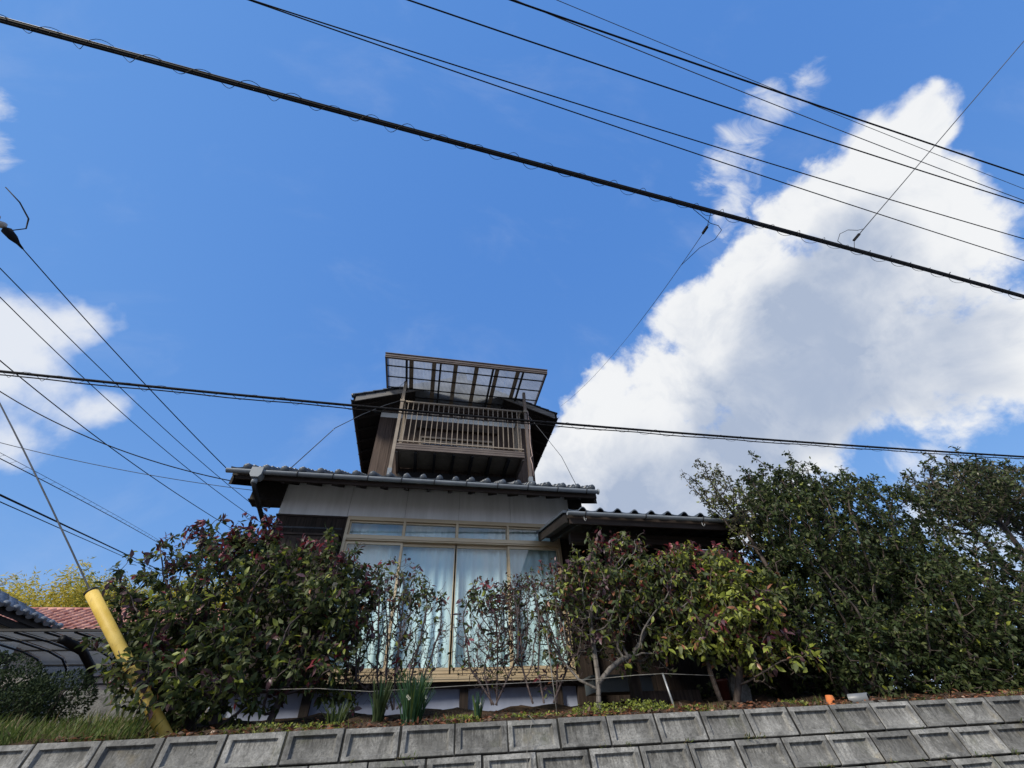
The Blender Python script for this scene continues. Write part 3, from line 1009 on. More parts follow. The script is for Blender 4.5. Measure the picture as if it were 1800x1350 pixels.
for sx, xe in ((1, UEX0), (-1, UEX1)):
    # verge board, a strip of lighter wood at the front edge, cap tiles above
    MB().prism([(xe + sx * .03, UEZ + GS * .03 + .01), (tcx, apz + .01), (tcx, apz - .13), (xe + sx * .03, UEZ + GS * .03 - .13)][::sx], 7.90, 7.928, 'y').build('verge_board', M_VERGE, uroof)
    w_, l_ = .262, .235
    us = (sx * math.cos(math.atan(GS)), 0, math.sin(math.atan(GS)))
    org = (xe - sx * .03, 7.87, UEZ + .01) if sx > 0 else (xe - sx * .03, 7.87 + 22 * w_, UEZ + .01)
    ux_ = (0, 1, 0) if sx < 0 else (0, 1, 0)
    if sx > 0:
        lay_tiles(uroof, (xe - .04, 7.87 + 22 * w_, UEZ + .01), (0, -1, 0), us, w_, l_, 22, 11, M_TILE, 132)
    else:
        lay_tiles(uroof, (xe + .04, 7.87, UEZ + .01), (0, 1, 0), us, w_, l_, 22, 11, M_TILE, 132)
    # eave board and gutter running back along the side
    MB().box(xe - .012, xe + .012, 7.94, 13.6, UEZ - .10, UEZ + .005).build('eave_board', M_WOODY, uroof)
    gx = xe - sx * .05
    g_ = MB()
    n = 10
    r = .045
    po = [(gx + r * math.cos(a), UEZ - .02 + r * math.sin(a)) for a in [math.pi + math.pi * i / n for i in range(n + 1)]]
    pi_ = [(gx + (r - .006) * math.cos(a), UEZ - .02 + (r - .006) * math.sin(a)) for a in [2 * math.pi - math.pi * i / n for i in range(n + 1)]]
    g_.prism(po + pi_, 7.95, 13.6, 'y')
    gg = g_.build('side_gutter', M_DARKMETAL, house)
    for k in range(9):
        MB().tube([(gx + (r + .005) * math.cos(a), 8.15 + k * .55, UEZ - .02 + (r + .005) * math.sin(a)) for a in [math.pi + math.pi * i / 8 for i in range(9)]], .006, 5).build('bracket', M_DARKMETAL, gg)
    # rafters under the side eaves
    for k in range(10):
        yk = 8.1 + k * .5
        MB().beam((xe + sx * .02, yk, UEZ - th - .03), (TX0 if sx > 0 else TX1, yk, UEZ - th - .03 + GS * abs((TX0 if sx > 0 else TX1) - xe)), .045, .06).build('rafter', M_WOODY, uroof)
MB().prism([(tcx - .13, apz + .03), (tcx - .09, apz + .17), (tcx + .09, apz + .17), (tcx + .13, apz + .03)], 7.84, 13.65, 'y').build('ridge_cap', M_TILE, uroof)
# upper window behind the railing
uw = MB()
ux0, ux1, uz0, uz1 = -0.42, 1.42, 6.66, 7.50
uw.box(ux0, ux1, 8.44, 8.50, uz1 - .05, uz1)
uw.box(ux0, ux1, 8.44, 8.50, uz0, uz0 + .06)
uw.box(ux0, ux0 + .05, 8.44, 8.50, uz0 + .06, uz1 - .05)
uw.box(ux1 - .05, ux1, 8.44, 8.50, uz0 + .06, uz1 - .05)
uwin = uw.build('balcony_window', M_TAN, house)
for i, y in ((0, 8.455), (1, 8.475)):
    a, b = ux0 + .05 + i * .87, ux0 + .05 + (i + 1) * .87
    MB().box(a, b, y, y + .02, uz1 - .14, uz1 - .095).build('sash_rail', M_TAN, uwin)
    MB().box(a, a + .04, y, y + .02, uz0 + .06, uz1 - .14).build('sash_stile', M_TAN, uwin)
    MB().box(a + .04, b, y + .008, y + .012, uz0 + .06, uz1 - .14).build('pane', M_GLASS, uwin)
MB().box(ux0 - .1, ux1 + .1, 8.40, 8.498, 7.72, 7.84).build('lintel', M_WOODX, house)
MB().box(TX0 + .3, TX1 - .3, 8.41, 8.47, 8.32, 8.42).build('canopy_ledger', M_WOODX, house)

# --- balcony of brown aluminium on two long posts
BX0, BX1, BY0, BY1 = -0.845, 1.96, 7.60, 8.497
bal = MB()
bal.box(BX0, BX1, BY0 - .03, BY0 + .03, 6.505, 6.655)
bal.box(BX0, BX0 + .05, BY0 + .031, BY1, 6.46, 6.64)
bal.box(BX1 - .05, BX1, BY0 + .031, BY1, 6.46, 6.64)
bal.box(BX0, BX1, BY0 - .036, BY0 - .0305, 6.56, 6.572)
bal.box(BX0, BX1, BY0 - .036, BY0 - .0305, 6.615, 6.622)
balcony = bal.build('balcony', M_BRONZE, house)
for k in range(6):
    x = BX0 + .05 + (k + .9) * (BX1 - BX0 - .1) / 6.6
    MB().box(x - .028, x + .028, BY0 + .031, BY1 - .002, 6.47, 6.595).build('joist', M_DARKMETAL, balcony)
nb = 10
for k in range(nb):
    y = BY0 + .035 + k * (BY1 - BY0 - .04) / nb
    MB().box(BX0 + .052, BX1 - .052, y, y + .082, 6.603, 6.625).build('deck_board', M_TAN, balcony)
MB().box(BX0 + .055, BX1 - .055, BY1 - .10, BY1 - .004, 6.17, 6.468).build('back_girder', M_DARKMETAL, balcony)
# rails
MB().tube([(BX0 - .01, BY0, 7.845), (BX1 + .03, BY0, 7.845)], .026, 10).build('top_rail', M_TAN, balcony)
MB().box(BX0, BX1, BY0 - .015, BY0 + .015, 6.72, 6.745).build('lower_rail', M_TAN, balcony)
for xs_ in (BX0 + .02, BX1 - .02):
    MB().tube([(xs_, BY0, 7.845), (xs_, BY1, 7.845)], .022, 8).build('side_rail', M_TAN, balcony)
    MB().box(xs_ - .012, xs_ + .012, BY0 + .02, BY1, 6.72, 6.745).build('side_lower_rail', M_TAN, balcony)
bal_me = None
for k in range(23):
    x = BX0 + .11 + k * (BX1 - BX0 - .22) / 22
    if bal_me is None:
        o = MB().box(x - .0082, x + .0082, BY0 - .0082, BY0 + .0082, 6.70, 7.84).build('baluster', M_TAN, balcony)
        bal_me, bx_ = o, x
    else:
        copy_of(bal_me, balcony, (x - bx_, 0, 0))
for xs_ in (BX0 + .02, BX1 - .02):
    for k in range(7):
        copy_of(bal_me, balcony, (xs_ - bx_, .10 + k * .112, 0))
# long posts with grey sleeves at the foot
for px_, py_ in ((-.883, BY0), (2.065, BY0)):
    zr = EZ + SL * (py_ - EY)
    p = MB().box(px_ - .034, px_ + .034, py_ - .034, py_ + .034, zr, 8.47).build('balcony_post', M_TAN if px_ < 0 else M_BRONZE, house)
    MB().box(px_ - .042, px_ + .042, py_ - .042, py_ + .042, zr - .02, 6.03).build('post_sleeve', M_GUTTER, p)
    MB().box(px_ - .05, px_ + .05, py_ - .05, py_ + .05, 7.815, 7.875).build('rail_clamp', M_TAN, p)

# --- flat canopy of smoked corrugated sheets over the balcony
CX0, CX1, CY0, CY1, CZ = -1.355, 2.49, 6.80, 8.49, 8.475
cn = MB()
cn.box(CX0, CX1, CY0, CY0 + .05, CZ - .02, CZ + .095)
cn.box(CX0, CX1, CY0 - .012, CY0 - .0005, CZ + .02, CZ + .055)
cn.box(CX0 - .01, CX1 + .01, CY0 - .02, CY0 + .06, CZ + .0955, CZ + .112)
cn.box(CX0, CX0 + .035, CY0 + .051, CY1, CZ - .01, CZ + .09)
cn.box(CX1 - .035, CX1, CY0 + .051, CY1, CZ - .01, CZ + .09)
cn.box(CX0 + .036, CX1 - .036, CY1 - .05, CY1, CZ - .01, CZ + .05)
canopy = cn.build('balcony_canopy', M_BRONZE, house)
raf = [-0.87, -0.085, 1.16, 1.90]
for x in raf:
    MB().box(x - .022, x + .022, CY0 + .051, CY1 - .051, CZ - .035, CZ + .022).build('rafter', M_DARKMETAL, canopy)
for x in (-0.765, -0.24, 0.27, 0.77, 1.27, 1.78):
    MB().box(x - .05, x + .05, CY0 + .052, CY1 - .052, CZ + .041, CZ + .050).build('batten', M_TAN, canopy)
for y in (7.13, 7.50, 7.88, 8.2):
    MB().box(CX0 + .036, CX1 - .036, y - .014, y + .014, CZ + .0225, CZ + .0405).build('purlin', M_DARKMETAL, canopy)
edges = [CX0 + .036, -0.47, 0.53, 1.53, CX1 - .036]
for a, b in zip(edges[:-1], edges[1:]):
    n = int((b - a) / .008)
    vs = []
    for i in range(n + 1):
        x = a + .001 + (b - a - .002) * i / n
        z = CZ + .058 + .005 * math.sin(2 * math.pi * x / .032)
        vs += [(x, CY0 + .052, z), (x, CY1 - .052, z)]
    MB().add(vs, [(2 * i, 2 * i + 2, 2 * i + 3, 2 * i + 1) for i in range(n)], 0, True).build('roof_sheet', M_POLY, canopy)

# --- porch: lower tiled roof to the right of the window
PX0, PX1, PEY, PEZ, PS = 1.86, 4.98, 5.16, 4.03, 0.22
PBY = 9.4
pr = MB()
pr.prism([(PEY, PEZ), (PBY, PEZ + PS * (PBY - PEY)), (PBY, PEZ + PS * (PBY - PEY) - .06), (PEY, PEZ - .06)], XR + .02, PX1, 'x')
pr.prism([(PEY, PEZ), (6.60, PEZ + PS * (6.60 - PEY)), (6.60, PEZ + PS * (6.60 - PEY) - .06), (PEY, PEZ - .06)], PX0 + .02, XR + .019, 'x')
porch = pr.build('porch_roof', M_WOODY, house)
MB().prism([(PEY - .0, PEZ + .01), (6.60, PEZ + PS * (6.60 - PEY) + .01), (6.60, PEZ + PS * (6.60 - PEY) - .12), (PEY, PEZ - .12)], PX0 - .015, PX0 + .018, 'x').build('barge_board', M_WOODY, porch)
MB().prism([(PEY - .02, PEZ + .045), (6.62, PEZ + PS * (6.62 - PEY) + .045), (6.62, PEZ + PS * (6.62 - PEY) + .012), (PEY - .02, PEZ + .012)], PX0 - .04, PX0 + .05, 'x').build('verge_tile_strip', M_TILE, porch)
MB().box(PX0 + .05, PX1, PEY - .002, PEY + .026, PEZ - .13, PEZ - .002).build('fascia_board', M_WOODX, porch)
for k in range(8):
    x = PX0 + .18 + k * .385
    ye = 6.58
    MB().prism([(PEY + .03, PEZ - .062), (ye, PEZ - .062 + PS * (ye - PEY)), (ye, PEZ - .125 + PS * (ye - PEY)), (PEY + .03, PEZ - .125)], x, x + .05, 'x').build('rafter', M_WOODY, porch)
cp = math.atan(PS)
lay_tiles(porch, (PX0 + .03, PEY - .05, PEZ + .012), (1, 0, 0), (0, math.cos(cp), math.sin(cp)), 0.262, 0.235, 12, 7, M_TILE, 84, False, amp=.045)
MB().box(PX0 + .2, PX1 - .1, 5.60, 5.72, 3.83, 3.97).build('porch_beam', M_WOODX, house)
for x in (2.62, 4.7):
    MB().box(x - .055, x + .055, 5.605, 5.715, 1.75, 3.829).build('porch_post', M_WOOD, house)
gutter(PX0 + .005, PX1 - .05, PEY - .075, PEZ - .005, .040, house, [2.12, 3.02, 3.92, 4.72])
# a little hook under each bracket of the porch gutter
for x in (2.10, 3.90, 4.70):
    MB().tube([(x, PEY - .075, PEZ - .055), (x, PEY - .075, PEZ - .10), (x + .008, PEY - .085, PEZ - .125), (x + .012, PEY - .105, PEZ - .118), (x + .012, PEY - .112, PEZ - .098)], .005, 6).build('hook', M_GALV, house)
# wing behind the porch
xx = XR + .012
k = 0
while xx < 6.55:
    MB().box(xx + .002, min(xx + .21, 6.55) - .003, 6.98 + random.uniform(0, .006), 7.04, 2.1, 4.34 if xx < 5.7 else 3.85).build('porch_board', M_WOOD, house)
    xx += .21
MB().box(XR + .012, 5.8, 7.05, 7.15, 1.7, 4.34).build('porch_wall', M_WOOD, house)
MB().box(4.9, 5.0, 7.16, 9.2, 1.7, 4.35).build('porch_side_wall', M_WOOD, house)
MB().box(XR + .012, 6.55, 6.92, 7.04, 1.7, 2.09).build('porch_sill', M_WOODX, house)

# ------------------------------------------------------------------ overhead lines
LINES = {
    'C1': [[-8.23, 1.026, 6.639], [-4.239, 1.291, 6.62], [-3.666, 1.329, 6.617], [-3.094, 1.367, 6.616], [-2.521, 1.405, 6.615], [-1.949, 1.443, 6.616], [-1.376, 1.481, 6.618], [-0.804, 1.519, 6.62], [-0.231, 1.557, 6.623], [0.342, 1.595, 6.626], [0.914, 1.633, 6.629], [1.487, 1.671, 6.632], [2.059, 1.709, 6.636], [2.632, 1.746, 6.639], [3.204, 1.784, 6.641], [3.777, 1.822, 6.643], [4.349, 1.86, 6.644], [4.922, 1.898, 6.645], [5.495, 1.936, 6.644], [6.067, 1.974, 6.642], [6.64, 2.012, 6.638], [7.212, 2.05, 6.633], [7.785, 2.088, 6.626], [8.357, 2.126, 6.618], [8.93, 2.164, 6.607], [12.921, 2.429, 6.533]],
    'C2': [[-9.268, 4.6, 5.328], [-5.269, 4.6, 5.243], [-4.567, 4.6, 5.228], [-3.864, 4.6, 5.215], [-3.162, 4.6, 5.204], [-2.459, 4.6, 5.195], [-1.757, 4.6, 5.189], [-1.054, 4.6, 5.184], [-0.352, 4.6, 5.181], [0.35, 4.6, 5.18], [1.053, 4.6, 5.181], [1.755, 4.6, 5.184], [2.458, 4.6, 5.188], [3.16, 4.6, 5.194], [3.863, 4.6, 5.201], [4.565, 4.6, 5.21], [5.268, 4.6, 5.22], [5.97, 4.6, 5.232], [6.672, 4.6, 5.245], [7.375, 4.6, 5.259], [8.077, 4.6, 5.274], [8.78, 4.6, 5.29], [9.482, 4.6, 5.308], [10.185, 4.6, 5.326], [10.887, 4.6, 5.346], [14.885, 4.6, 5.457]],
    'A': [[-6.905, 0.779, 9.0], [-2.916, 1.079, 9.0], [-2.29, 1.127, 9.0], [-1.664, 1.173, 9.0], [-1.038, 1.219, 9.0], [-0.412, 1.264, 9.0], [0.214, 1.309, 9.0], [0.839, 1.353, 9.0], [1.465, 1.396, 9.0], [2.091, 1.439, 9.0], [2.717, 1.481, 9.0], [3.343, 1.522, 9.0], [3.969, 1.563, 9.0], [4.595, 1.603, 9.0], [5.221, 1.642, 9.0], [5.847, 1.681, 9.0], [6.473, 1.719, 9.0], [7.099, 1.756, 9.0], [7.725, 1.793, 9.0], [8.35, 1.829, 9.0], [8.976, 1.864, 9.0], [9.602, 1.899, 9.0], [10.228, 1.933, 9.0], [10.854, 1.967, 9.0], [11.48, 2.0, 9.0], [15.475, 2.209, 9.0]],
    'B': [[-7.118, 0.689, 9.1], [-3.138, 1.086, 9.1], [-2.471, 1.153, 9.1], [-1.804, 1.219, 9.1], [-1.137, 1.284, 9.1], [-0.47, 1.348, 9.1], [0.197, 1.412, 9.1], [0.863, 1.475, 9.1], [1.53, 1.537, 9.1], [2.197, 1.599, 9.1], [2.864, 1.66, 9.1], [3.531, 1.72, 9.1], [4.198, 1.78, 9.1], [4.865, 1.838, 9.1], [5.532, 1.897, 9.1], [6.199, 1.954, 9.1], [6.866, 2.011, 9.1], [7.533, 2.067, 9.1], [8.2, 2.122, 9.1], [8.866, 2.177, 9.1], [9.533, 2.231, 9.1], [10.2, 2.284, 9.1], [10.867, 2.337, 9.1], [11.534, 2.388, 9.1], [12.201, 2.44, 9.1], [16.189, 2.746, 9.1]],
    'C5': [[-5.022, 0.469, 9.6], [-1.032, 0.749, 9.6], [-0.487, 0.787, 9.6], [0.057, 0.825, 9.6], [0.602, 0.863, 9.6], [1.147, 0.899, 9.6], [1.692, 0.936, 9.6], [2.236, 0.972, 9.6], [2.781, 1.008, 9.6], [3.326, 1.043, 9.6], [3.871, 1.078, 9.6], [4.415, 1.112, 9.6], [4.96, 1.146, 9.6], [5.505, 1.179, 9.6], [6.05, 1.212, 9.6], [6.594, 1.245, 9.6], [7.139, 1.277, 9.6], [7.684, 1.309, 9.6], [8.229, 1.34, 9.6], [8.773, 1.371, 9.6], [9.318, 1.401, 9.6], [9.863, 1.431, 9.6], [10.408, 1.461, 9.6], [10.952, 1.49, 9.6], [11.497, 1.518, 9.6], [15.491, 1.729, 9.6]],
    'C6': [[-3.527, 0.285, 10.5], [0.466, 0.525, 10.5], [0.971, 0.556, 10.5], [1.475, 0.586, 10.5], [1.98, 0.616, 10.5], [2.484, 0.646, 10.5], [2.989, 0.676, 10.5], [3.494, 0.705, 10.5], [3.998, 0.735, 10.5], [4.503, 0.764, 10.5], [5.007, 0.793, 10.5], [5.512, 0.822, 10.5], [6.017, 0.851, 10.5], [6.521, 0.88, 10.5], [7.026, 0.908, 10.5], [7.531, 0.937, 10.5], [8.035, 0.965, 10.5], [8.54, 0.993, 10.5], [9.044, 1.021, 10.5], [9.549, 1.049, 10.5], [10.054, 1.076, 10.5], [10.558, 1.104, 10.5], [11.063, 1.131, 10.5], [11.567, 1.158, 10.5], [12.072, 1.185, 10.5], [16.066, 1.4, 10.5]],
    'C7': [[-3.409, 0.15, 11.2], [0.57, 0.555, 11.2], [1.14, 0.613, 11.2], [1.711, 0.671, 11.2], [2.281, 0.728, 11.2], [2.851, 0.784, 11.2], [3.422, 0.84, 11.2], [3.992, 0.896, 11.2], [4.562, 0.951, 11.2], [5.133, 1.005, 11.2], [5.703, 1.059, 11.2], [6.273, 1.113, 11.2], [6.844, 1.165, 11.2], [7.414, 1.218, 11.2], [7.985, 1.27, 11.2], [8.555, 1.321, 11.2], [9.125, 1.372, 11.2], [9.696, 1.423, 11.2], [10.266, 1.472, 11.2], [10.836, 1.522, 11.2], [11.407, 1.571, 11.2], [11.977, 1.619, 11.2], [12.547, 1.667, 11.2], [13.118, 1.714, 11.2], [13.688, 1.761, 11.2], [17.675, 2.088, 11.2]],
    'C8': [[-2.595, 0.061, 12.0], [1.386, 0.452, 12.0], [1.955, 0.508, 12.0], [2.524, 0.564, 12.0], [3.093, 0.619, 12.0], [3.662, 0.674, 12.0], [4.231, 0.729, 12.0], [4.799, 0.783, 12.0], [5.368, 0.837, 12.0], [5.937, 0.891, 12.0], [6.506, 0.944, 12.0], [7.075, 0.997, 12.0], [7.644, 1.05, 12.0], [8.213, 1.102, 12.0], [8.782, 1.155, 12.0], [9.351, 1.206, 12.0], [9.92, 1.258, 12.0], [10.489, 1.309, 12.0], [11.058, 1.36, 12.0], [11.626, 1.411, 12.0], [12.195, 1.461, 12.0], [12.764, 1.511, 12.0], [13.333, 1.561, 12.0], [13.902, 1.61, 12.0], [14.471, 1.659, 12.0], [18.456, 2.003, 12.0]],
    'L1': [[-5.347, 3.664, 6.5], [-5.247, 3.767, 6.425], [-5.147, 3.87, 6.351], [-5.048, 3.973, 6.277], [-4.948, 4.075, 6.204], [-4.848, 4.178, 6.132], [-4.748, 4.281, 6.06], [-4.649, 4.384, 5.989], [-4.549, 4.487, 5.918], [-4.449, 4.59, 5.848], [-4.349, 4.693, 5.779], [-4.249, 4.796, 5.71], [-4.15, 4.898, 5.642], [-4.05, 5.001, 5.574], [-3.95, 5.104, 5.507], [-3.85, 5.207, 5.44], [-3.75, 5.31, 5.374], [-3.651, 5.413, 5.309], [-3.551, 5.516, 5.244], [-3.451, 5.619, 5.18], [-3.351, 5.721, 5.116], [-3.252, 5.824, 5.053], [-3.152, 5.927, 4.991], [-3.052, 6.03, 4.929]],
    'L2': [[-6.522, 1.138, 6.732], [-5.797, 4.04, 6.503], [-5.721, 4.343, 6.479], [-5.646, 4.645, 6.457], [-5.57, 4.948, 6.437], [-5.495, 5.25, 6.418], [-5.419, 5.553, 6.402], [-5.344, 5.856, 6.388], [-5.268, 6.158, 6.375], [-5.192, 6.461, 6.365], [-5.117, 6.763, 6.356], [-5.041, 7.066, 6.35], [-4.966, 7.369, 6.345], [-4.89, 7.671, 6.342], [-4.815, 7.974, 6.341], [-4.739, 8.277, 6.342], [-4.664, 8.579, 6.345], [-4.588, 8.882, 6.35], [-4.512, 9.184, 6.357], [-4.437, 9.487, 6.365], [-4.361, 9.79, 6.376], [-4.286, 10.092, 6.388], [-4.21, 10.395, 6.403], [-4.135, 10.697, 6.419], [-4.059, 11.0, 6.437], [-3.575, 12.937, 6.554]],
    'L3': [[-7.027, 1.728, 6.939], [-6.096, 4.546, 6.504], [-6.003, 4.827, 6.46], [-5.911, 5.107, 6.419], [-5.818, 5.388, 6.381], [-5.725, 5.668, 6.345], [-5.632, 5.949, 6.312], [-5.54, 6.23, 6.282], [-5.447, 6.51, 6.254], [-5.354, 6.791, 6.228], [-5.261, 7.071, 6.206], [-5.169, 7.352, 6.185], [-5.076, 7.633, 6.168], [-4.983, 7.913, 6.152], [-4.89, 8.194, 6.14], [-4.798, 8.475, 6.13], [-4.705, 8.755, 6.122], [-4.612, 9.036, 6.117], [-4.519, 9.316, 6.115], [-4.427, 9.597, 6.115], [-4.334, 9.878, 6.118], [-4.241, 10.158, 6.123], [-4.148, 10.439, 6.131], [-4.056, 10.719, 6.142], [-3.963, 11.0, 6.155], [-3.336, 12.897, 6.243]],
    'L4': [[-6.678, 2.331, 6.024], [-6.196, 5.292, 6.001], [-6.156, 5.54, 5.999], [-6.115, 5.788, 5.999], [-6.075, 6.037, 6.001], [-6.034, 6.285, 6.005], [-5.994, 6.533, 6.011], [-5.953, 6.781, 6.018], [-5.913, 7.029, 6.027], [-5.873, 7.277, 6.037], [-5.832, 7.526, 6.049], [-5.792, 7.774, 6.063], [-5.751, 8.022, 6.077], [-5.711, 8.27, 6.093], [-5.67, 8.518, 6.111], [-5.63, 8.766, 6.129], [-5.589, 9.015, 6.149], [-5.549, 9.263, 6.169], [-5.509, 9.511, 6.191], [-5.468, 9.759, 6.214], [-5.428, 10.007, 6.237], [-5.387, 10.255, 6.261], [-5.347, 10.504, 6.286], [-5.306, 10.752, 6.311], [-5.266, 11.0, 6.337], [-4.946, 12.964, 6.543]],
    'L5': [[-9.3, 5.8, 7.334], [-6.622, 6.013, 5.999], [-6.465, 6.025, 5.921], [-6.309, 6.038, 5.845], [-6.152, 6.05, 5.772], [-5.996, 6.063, 5.702], [-5.839, 6.075, 5.635], [-5.683, 6.088, 5.57], [-5.526, 6.1, 5.508], [-5.37, 6.113, 5.448], [-5.213, 6.125, 5.391], [-5.057, 6.138, 5.336], [-4.9, 6.15, 5.285], [-4.744, 6.163, 5.235], [-4.587, 6.175, 5.189], [-4.431, 6.188, 5.145], [-4.274, 6.2, 5.104], [-4.118, 6.213, 5.065], [-3.961, 6.225, 5.029], [-3.805, 6.238, 4.996], [-3.648, 6.25, 4.965], [-3.492, 6.263, 4.937], [-3.335, 6.275, 4.911], [-3.179, 6.288, 4.888], [-3.022, 6.3, 4.868]],
    'L6': [[-9.601, 6.553, 6.107], [-6.665, 6.661, 5.5], [-6.5, 6.667, 5.466], [-6.336, 6.673, 5.433], [-6.171, 6.679, 5.401], [-6.007, 6.685, 5.37], [-5.842, 6.691, 5.341], [-5.678, 6.697, 5.312], [-5.513, 6.703, 5.285], [-5.349, 6.709, 5.258], [-5.184, 6.715, 5.233], [-5.02, 6.721, 5.208], [-4.855, 6.727, 5.185], [-4.691, 6.734, 5.163], [-4.526, 6.74, 5.142], [-4.362, 6.746, 5.122], [-4.197, 6.752, 5.103], [-4.033, 6.758, 5.085], [-3.868, 6.764, 5.068], [-3.704, 6.77, 5.052], [-3.539, 6.776, 5.037], [-3.375, 6.782, 5.024], [-3.21, 6.788, 5.011], [-3.046, 6.794, 4.999], [-2.881, 6.8, 4.989]],
    'L7': [[-6.318, 4.303, 4.809], [-6.955, 7.152, 5.5], [-7.041, 7.537, 5.594], [-7.127, 7.921, 5.687], [-7.213, 8.306, 5.779], [-7.299, 8.691, 5.871], [-7.385, 9.075, 5.963], [-7.471, 9.46, 6.054], [-7.557, 9.845, 6.145], [-7.643, 10.23, 6.235], [-7.729, 10.614, 6.325], [-7.815, 10.999, 6.414], [-7.901, 11.384, 6.503], [-7.986, 11.768, 6.592], [-8.072, 12.153, 6.68], [-8.158, 12.538, 6.767], [-8.244, 12.922, 6.854], [-8.33, 13.307, 6.941], [-8.416, 13.692, 7.027], [-8.502, 14.077, 7.113], [-8.588, 14.461, 7.199], [-8.674, 14.846, 7.284], [-8.76, 15.231, 7.368], [-8.846, 15.615, 7.452], [-8.932, 16.0, 7.536], [-9.572, 18.864, 8.158]],
    'L8': [[-5.85, 4.638, 4.32], [-6.768, 7.412, 5.0], [-6.949, 7.959, 5.134], [-7.13, 8.507, 5.269], [-7.311, 9.054, 5.403], [-7.492, 9.601, 5.537], [-7.673, 10.149, 5.671], [-7.854, 10.696, 5.805], [-8.035, 11.243, 5.939], [-8.216, 11.79, 6.074], [-8.397, 12.338, 6.208], [-8.578, 12.885, 6.342], [-8.759, 13.432, 6.476], [-8.941, 13.98, 6.61], [-9.122, 14.527, 6.744], [-9.303, 15.074, 6.878], [-9.484, 15.622, 7.012], [-9.665, 16.169, 7.147], [-9.846, 16.716, 7.281], [-10.027, 17.263, 7.415], [-10.208, 17.811, 7.549], [-10.389, 18.358, 7.683], [-10.57, 18.905, 7.817], [-10.751, 19.453, 7.951], [-10.932, 20.0, 8.085], [-11.85, 22.774, 8.765]],
    'guy': [[-7.094, 4.433, 6.854], [-4.946, 4.6, 4.766], [-4.862, 4.607, 4.684], [-4.778, 4.613, 4.602], [-4.694, 4.62, 4.52], [-4.61, 4.626, 4.438], [-4.526, 4.633, 4.355], [-4.441, 4.639, 4.273], [-4.357, 4.646, 4.19], [-4.273, 4.652, 4.107], [-4.189, 4.659, 4.023], [-4.105, 4.665, 3.94], [-4.021, 4.672, 3.856], [-3.937, 4.678, 3.772], [-3.853, 4.685, 3.688], [-3.769, 4.691, 3.604], [-3.685, 4.698, 3.519], [-3.601, 4.704, 3.434], [-3.517, 4.711, 3.349], [-3.432, 4.717, 3.264], [-3.348, 4.724, 3.179], [-3.264, 4.73, 3.093], [-3.18, 4.737, 3.008], [-3.096, 4.743, 2.922], [-3.012, 4.75, 2.836]],
    'C9': [[5.548, 1.938, 6.764], [8.448, -0.577, 9.5], [10.2, -2.086, 11.214]],
    'C10': [[3.159, 1.882, 6.48], [3.163, 2.157, 6.529], [3.166, 2.432, 6.583], [3.17, 2.706, 6.64], [3.174, 2.981, 6.702], [3.177, 3.256, 6.767], [3.181, 3.53, 6.837], [3.184, 3.805, 6.911], [3.188, 4.08, 6.99], [3.192, 4.354, 7.072], [3.195, 4.629, 7.159], [3.199, 4.904, 7.249], [3.202, 5.179, 7.344], [3.206, 5.453, 7.443], [3.21, 5.728, 7.547], [3.213, 6.003, 7.654], [3.217, 6.277, 7.766], [3.22, 6.552, 7.881], [3.224, 6.827, 8.001], [3.228, 7.101, 8.125], [3.231, 7.376, 8.254], [3.235, 7.651, 8.386], [3.238, 7.925, 8.523], [3.242, 8.2, 8.664]]}


def smooth_path(pts, n):
    P = np.array(pts, float)
    s = np.r_[0, np.cumsum(np.linalg.norm(np.diff(P, axis=0), axis=1))]
    t = np.linspace(0, s[-1], n)
    return np.c_[[np.interp(t, s, P[:, i]) for i in range(3)]].T, t


def spiral(path, t, pitch, r, per, phase=0.0, tight=0.0):
    """a thin wire wound loosely round a cable"""
    L = t[-1]
    n = int(L / pitch * per)
    tt = np.linspace(0.1, L - 0.1, n)
    C = np.c_[[np.interp(tt, t, path[:, i]) for i in range(3)]].T
    d = np.gradient(C, axis=0)
    d /= np.linalg.norm(d, axis=1)[:, None]
    z = np.array([0, 0, 1.0])
    s = np.cross(d, z)
    s /= np.linalg.norm(s, axis=1)[:, None]
    u = np.cross(s, d)
    a = 2 * np.pi * tt / pitch + phase + 0.6 * np.sin(tt * 1.7)
    rr = r * (0.75 + 0.35 * np.sin(tt * 2.3 + phase) ** 2)
    return C + s * (np.cos(a) * rr)[:, None] + u * (np.sin(a) * rr)[:, None]


def cable(name, key, r, label, n=40, material=None, extra=None, cat='cable', group=None, sides=6):
    path, t = smooth_path(LINES[key], n)
    if extra is None:
        o = MB().tube(path, r, sides).build(name, material or M_CABLE)
        return tag(o, label, cat, group), path, t
    root = thing(name, label, cat, tuple(path[0]), group)
    MB().tube(path, r, sides).build('main_strand', material or M_CABLE, root)
    return root, path, t


# the thick bundle over the street: two fat strands, a thin one, and a lashing wire in loose loops
root, path, t = cable('cable_bundle', 'C1', .020, 'thick black cable bundle with loose lashing loops crossing the whole sky', 60, extra=1, cat='cable')
MB().tube(path + np.array([0, .006, -.024]), .012, 6).build('second_strand', M_CABLE, root)
MB().tube(path + np.array([0, -.02, .016]), .007, 5).build('messenger_wire', M_DARKMETAL, root)
MB().tube(spiral(path + np.array([0, 0, -.008]), t, 0.40, .056, 14), .0030, 4, caps=False).build('lashing_wire', M_CABLE, root)
root, path, t = cable('cable_bundle', 'C2', .0185, 'black double cable passing level in front of the upper balcony railing', 60, extra=1, cat='cable')
n_ = len(path)
sag = np.c_[np.zeros(n_), np.zeros(n_), -.055 - .008 * np.sin(t * 4)]
MB().tube(path + sag, .0085, 6).build('second_strand', M_CABLE, root)
MB().tube(spiral(path + np.array([0, 0, -.028]), t, .36, .042, 12, 1.0), .0026, 4, caps=False).build('lashing_wire', M_CABLE, root)
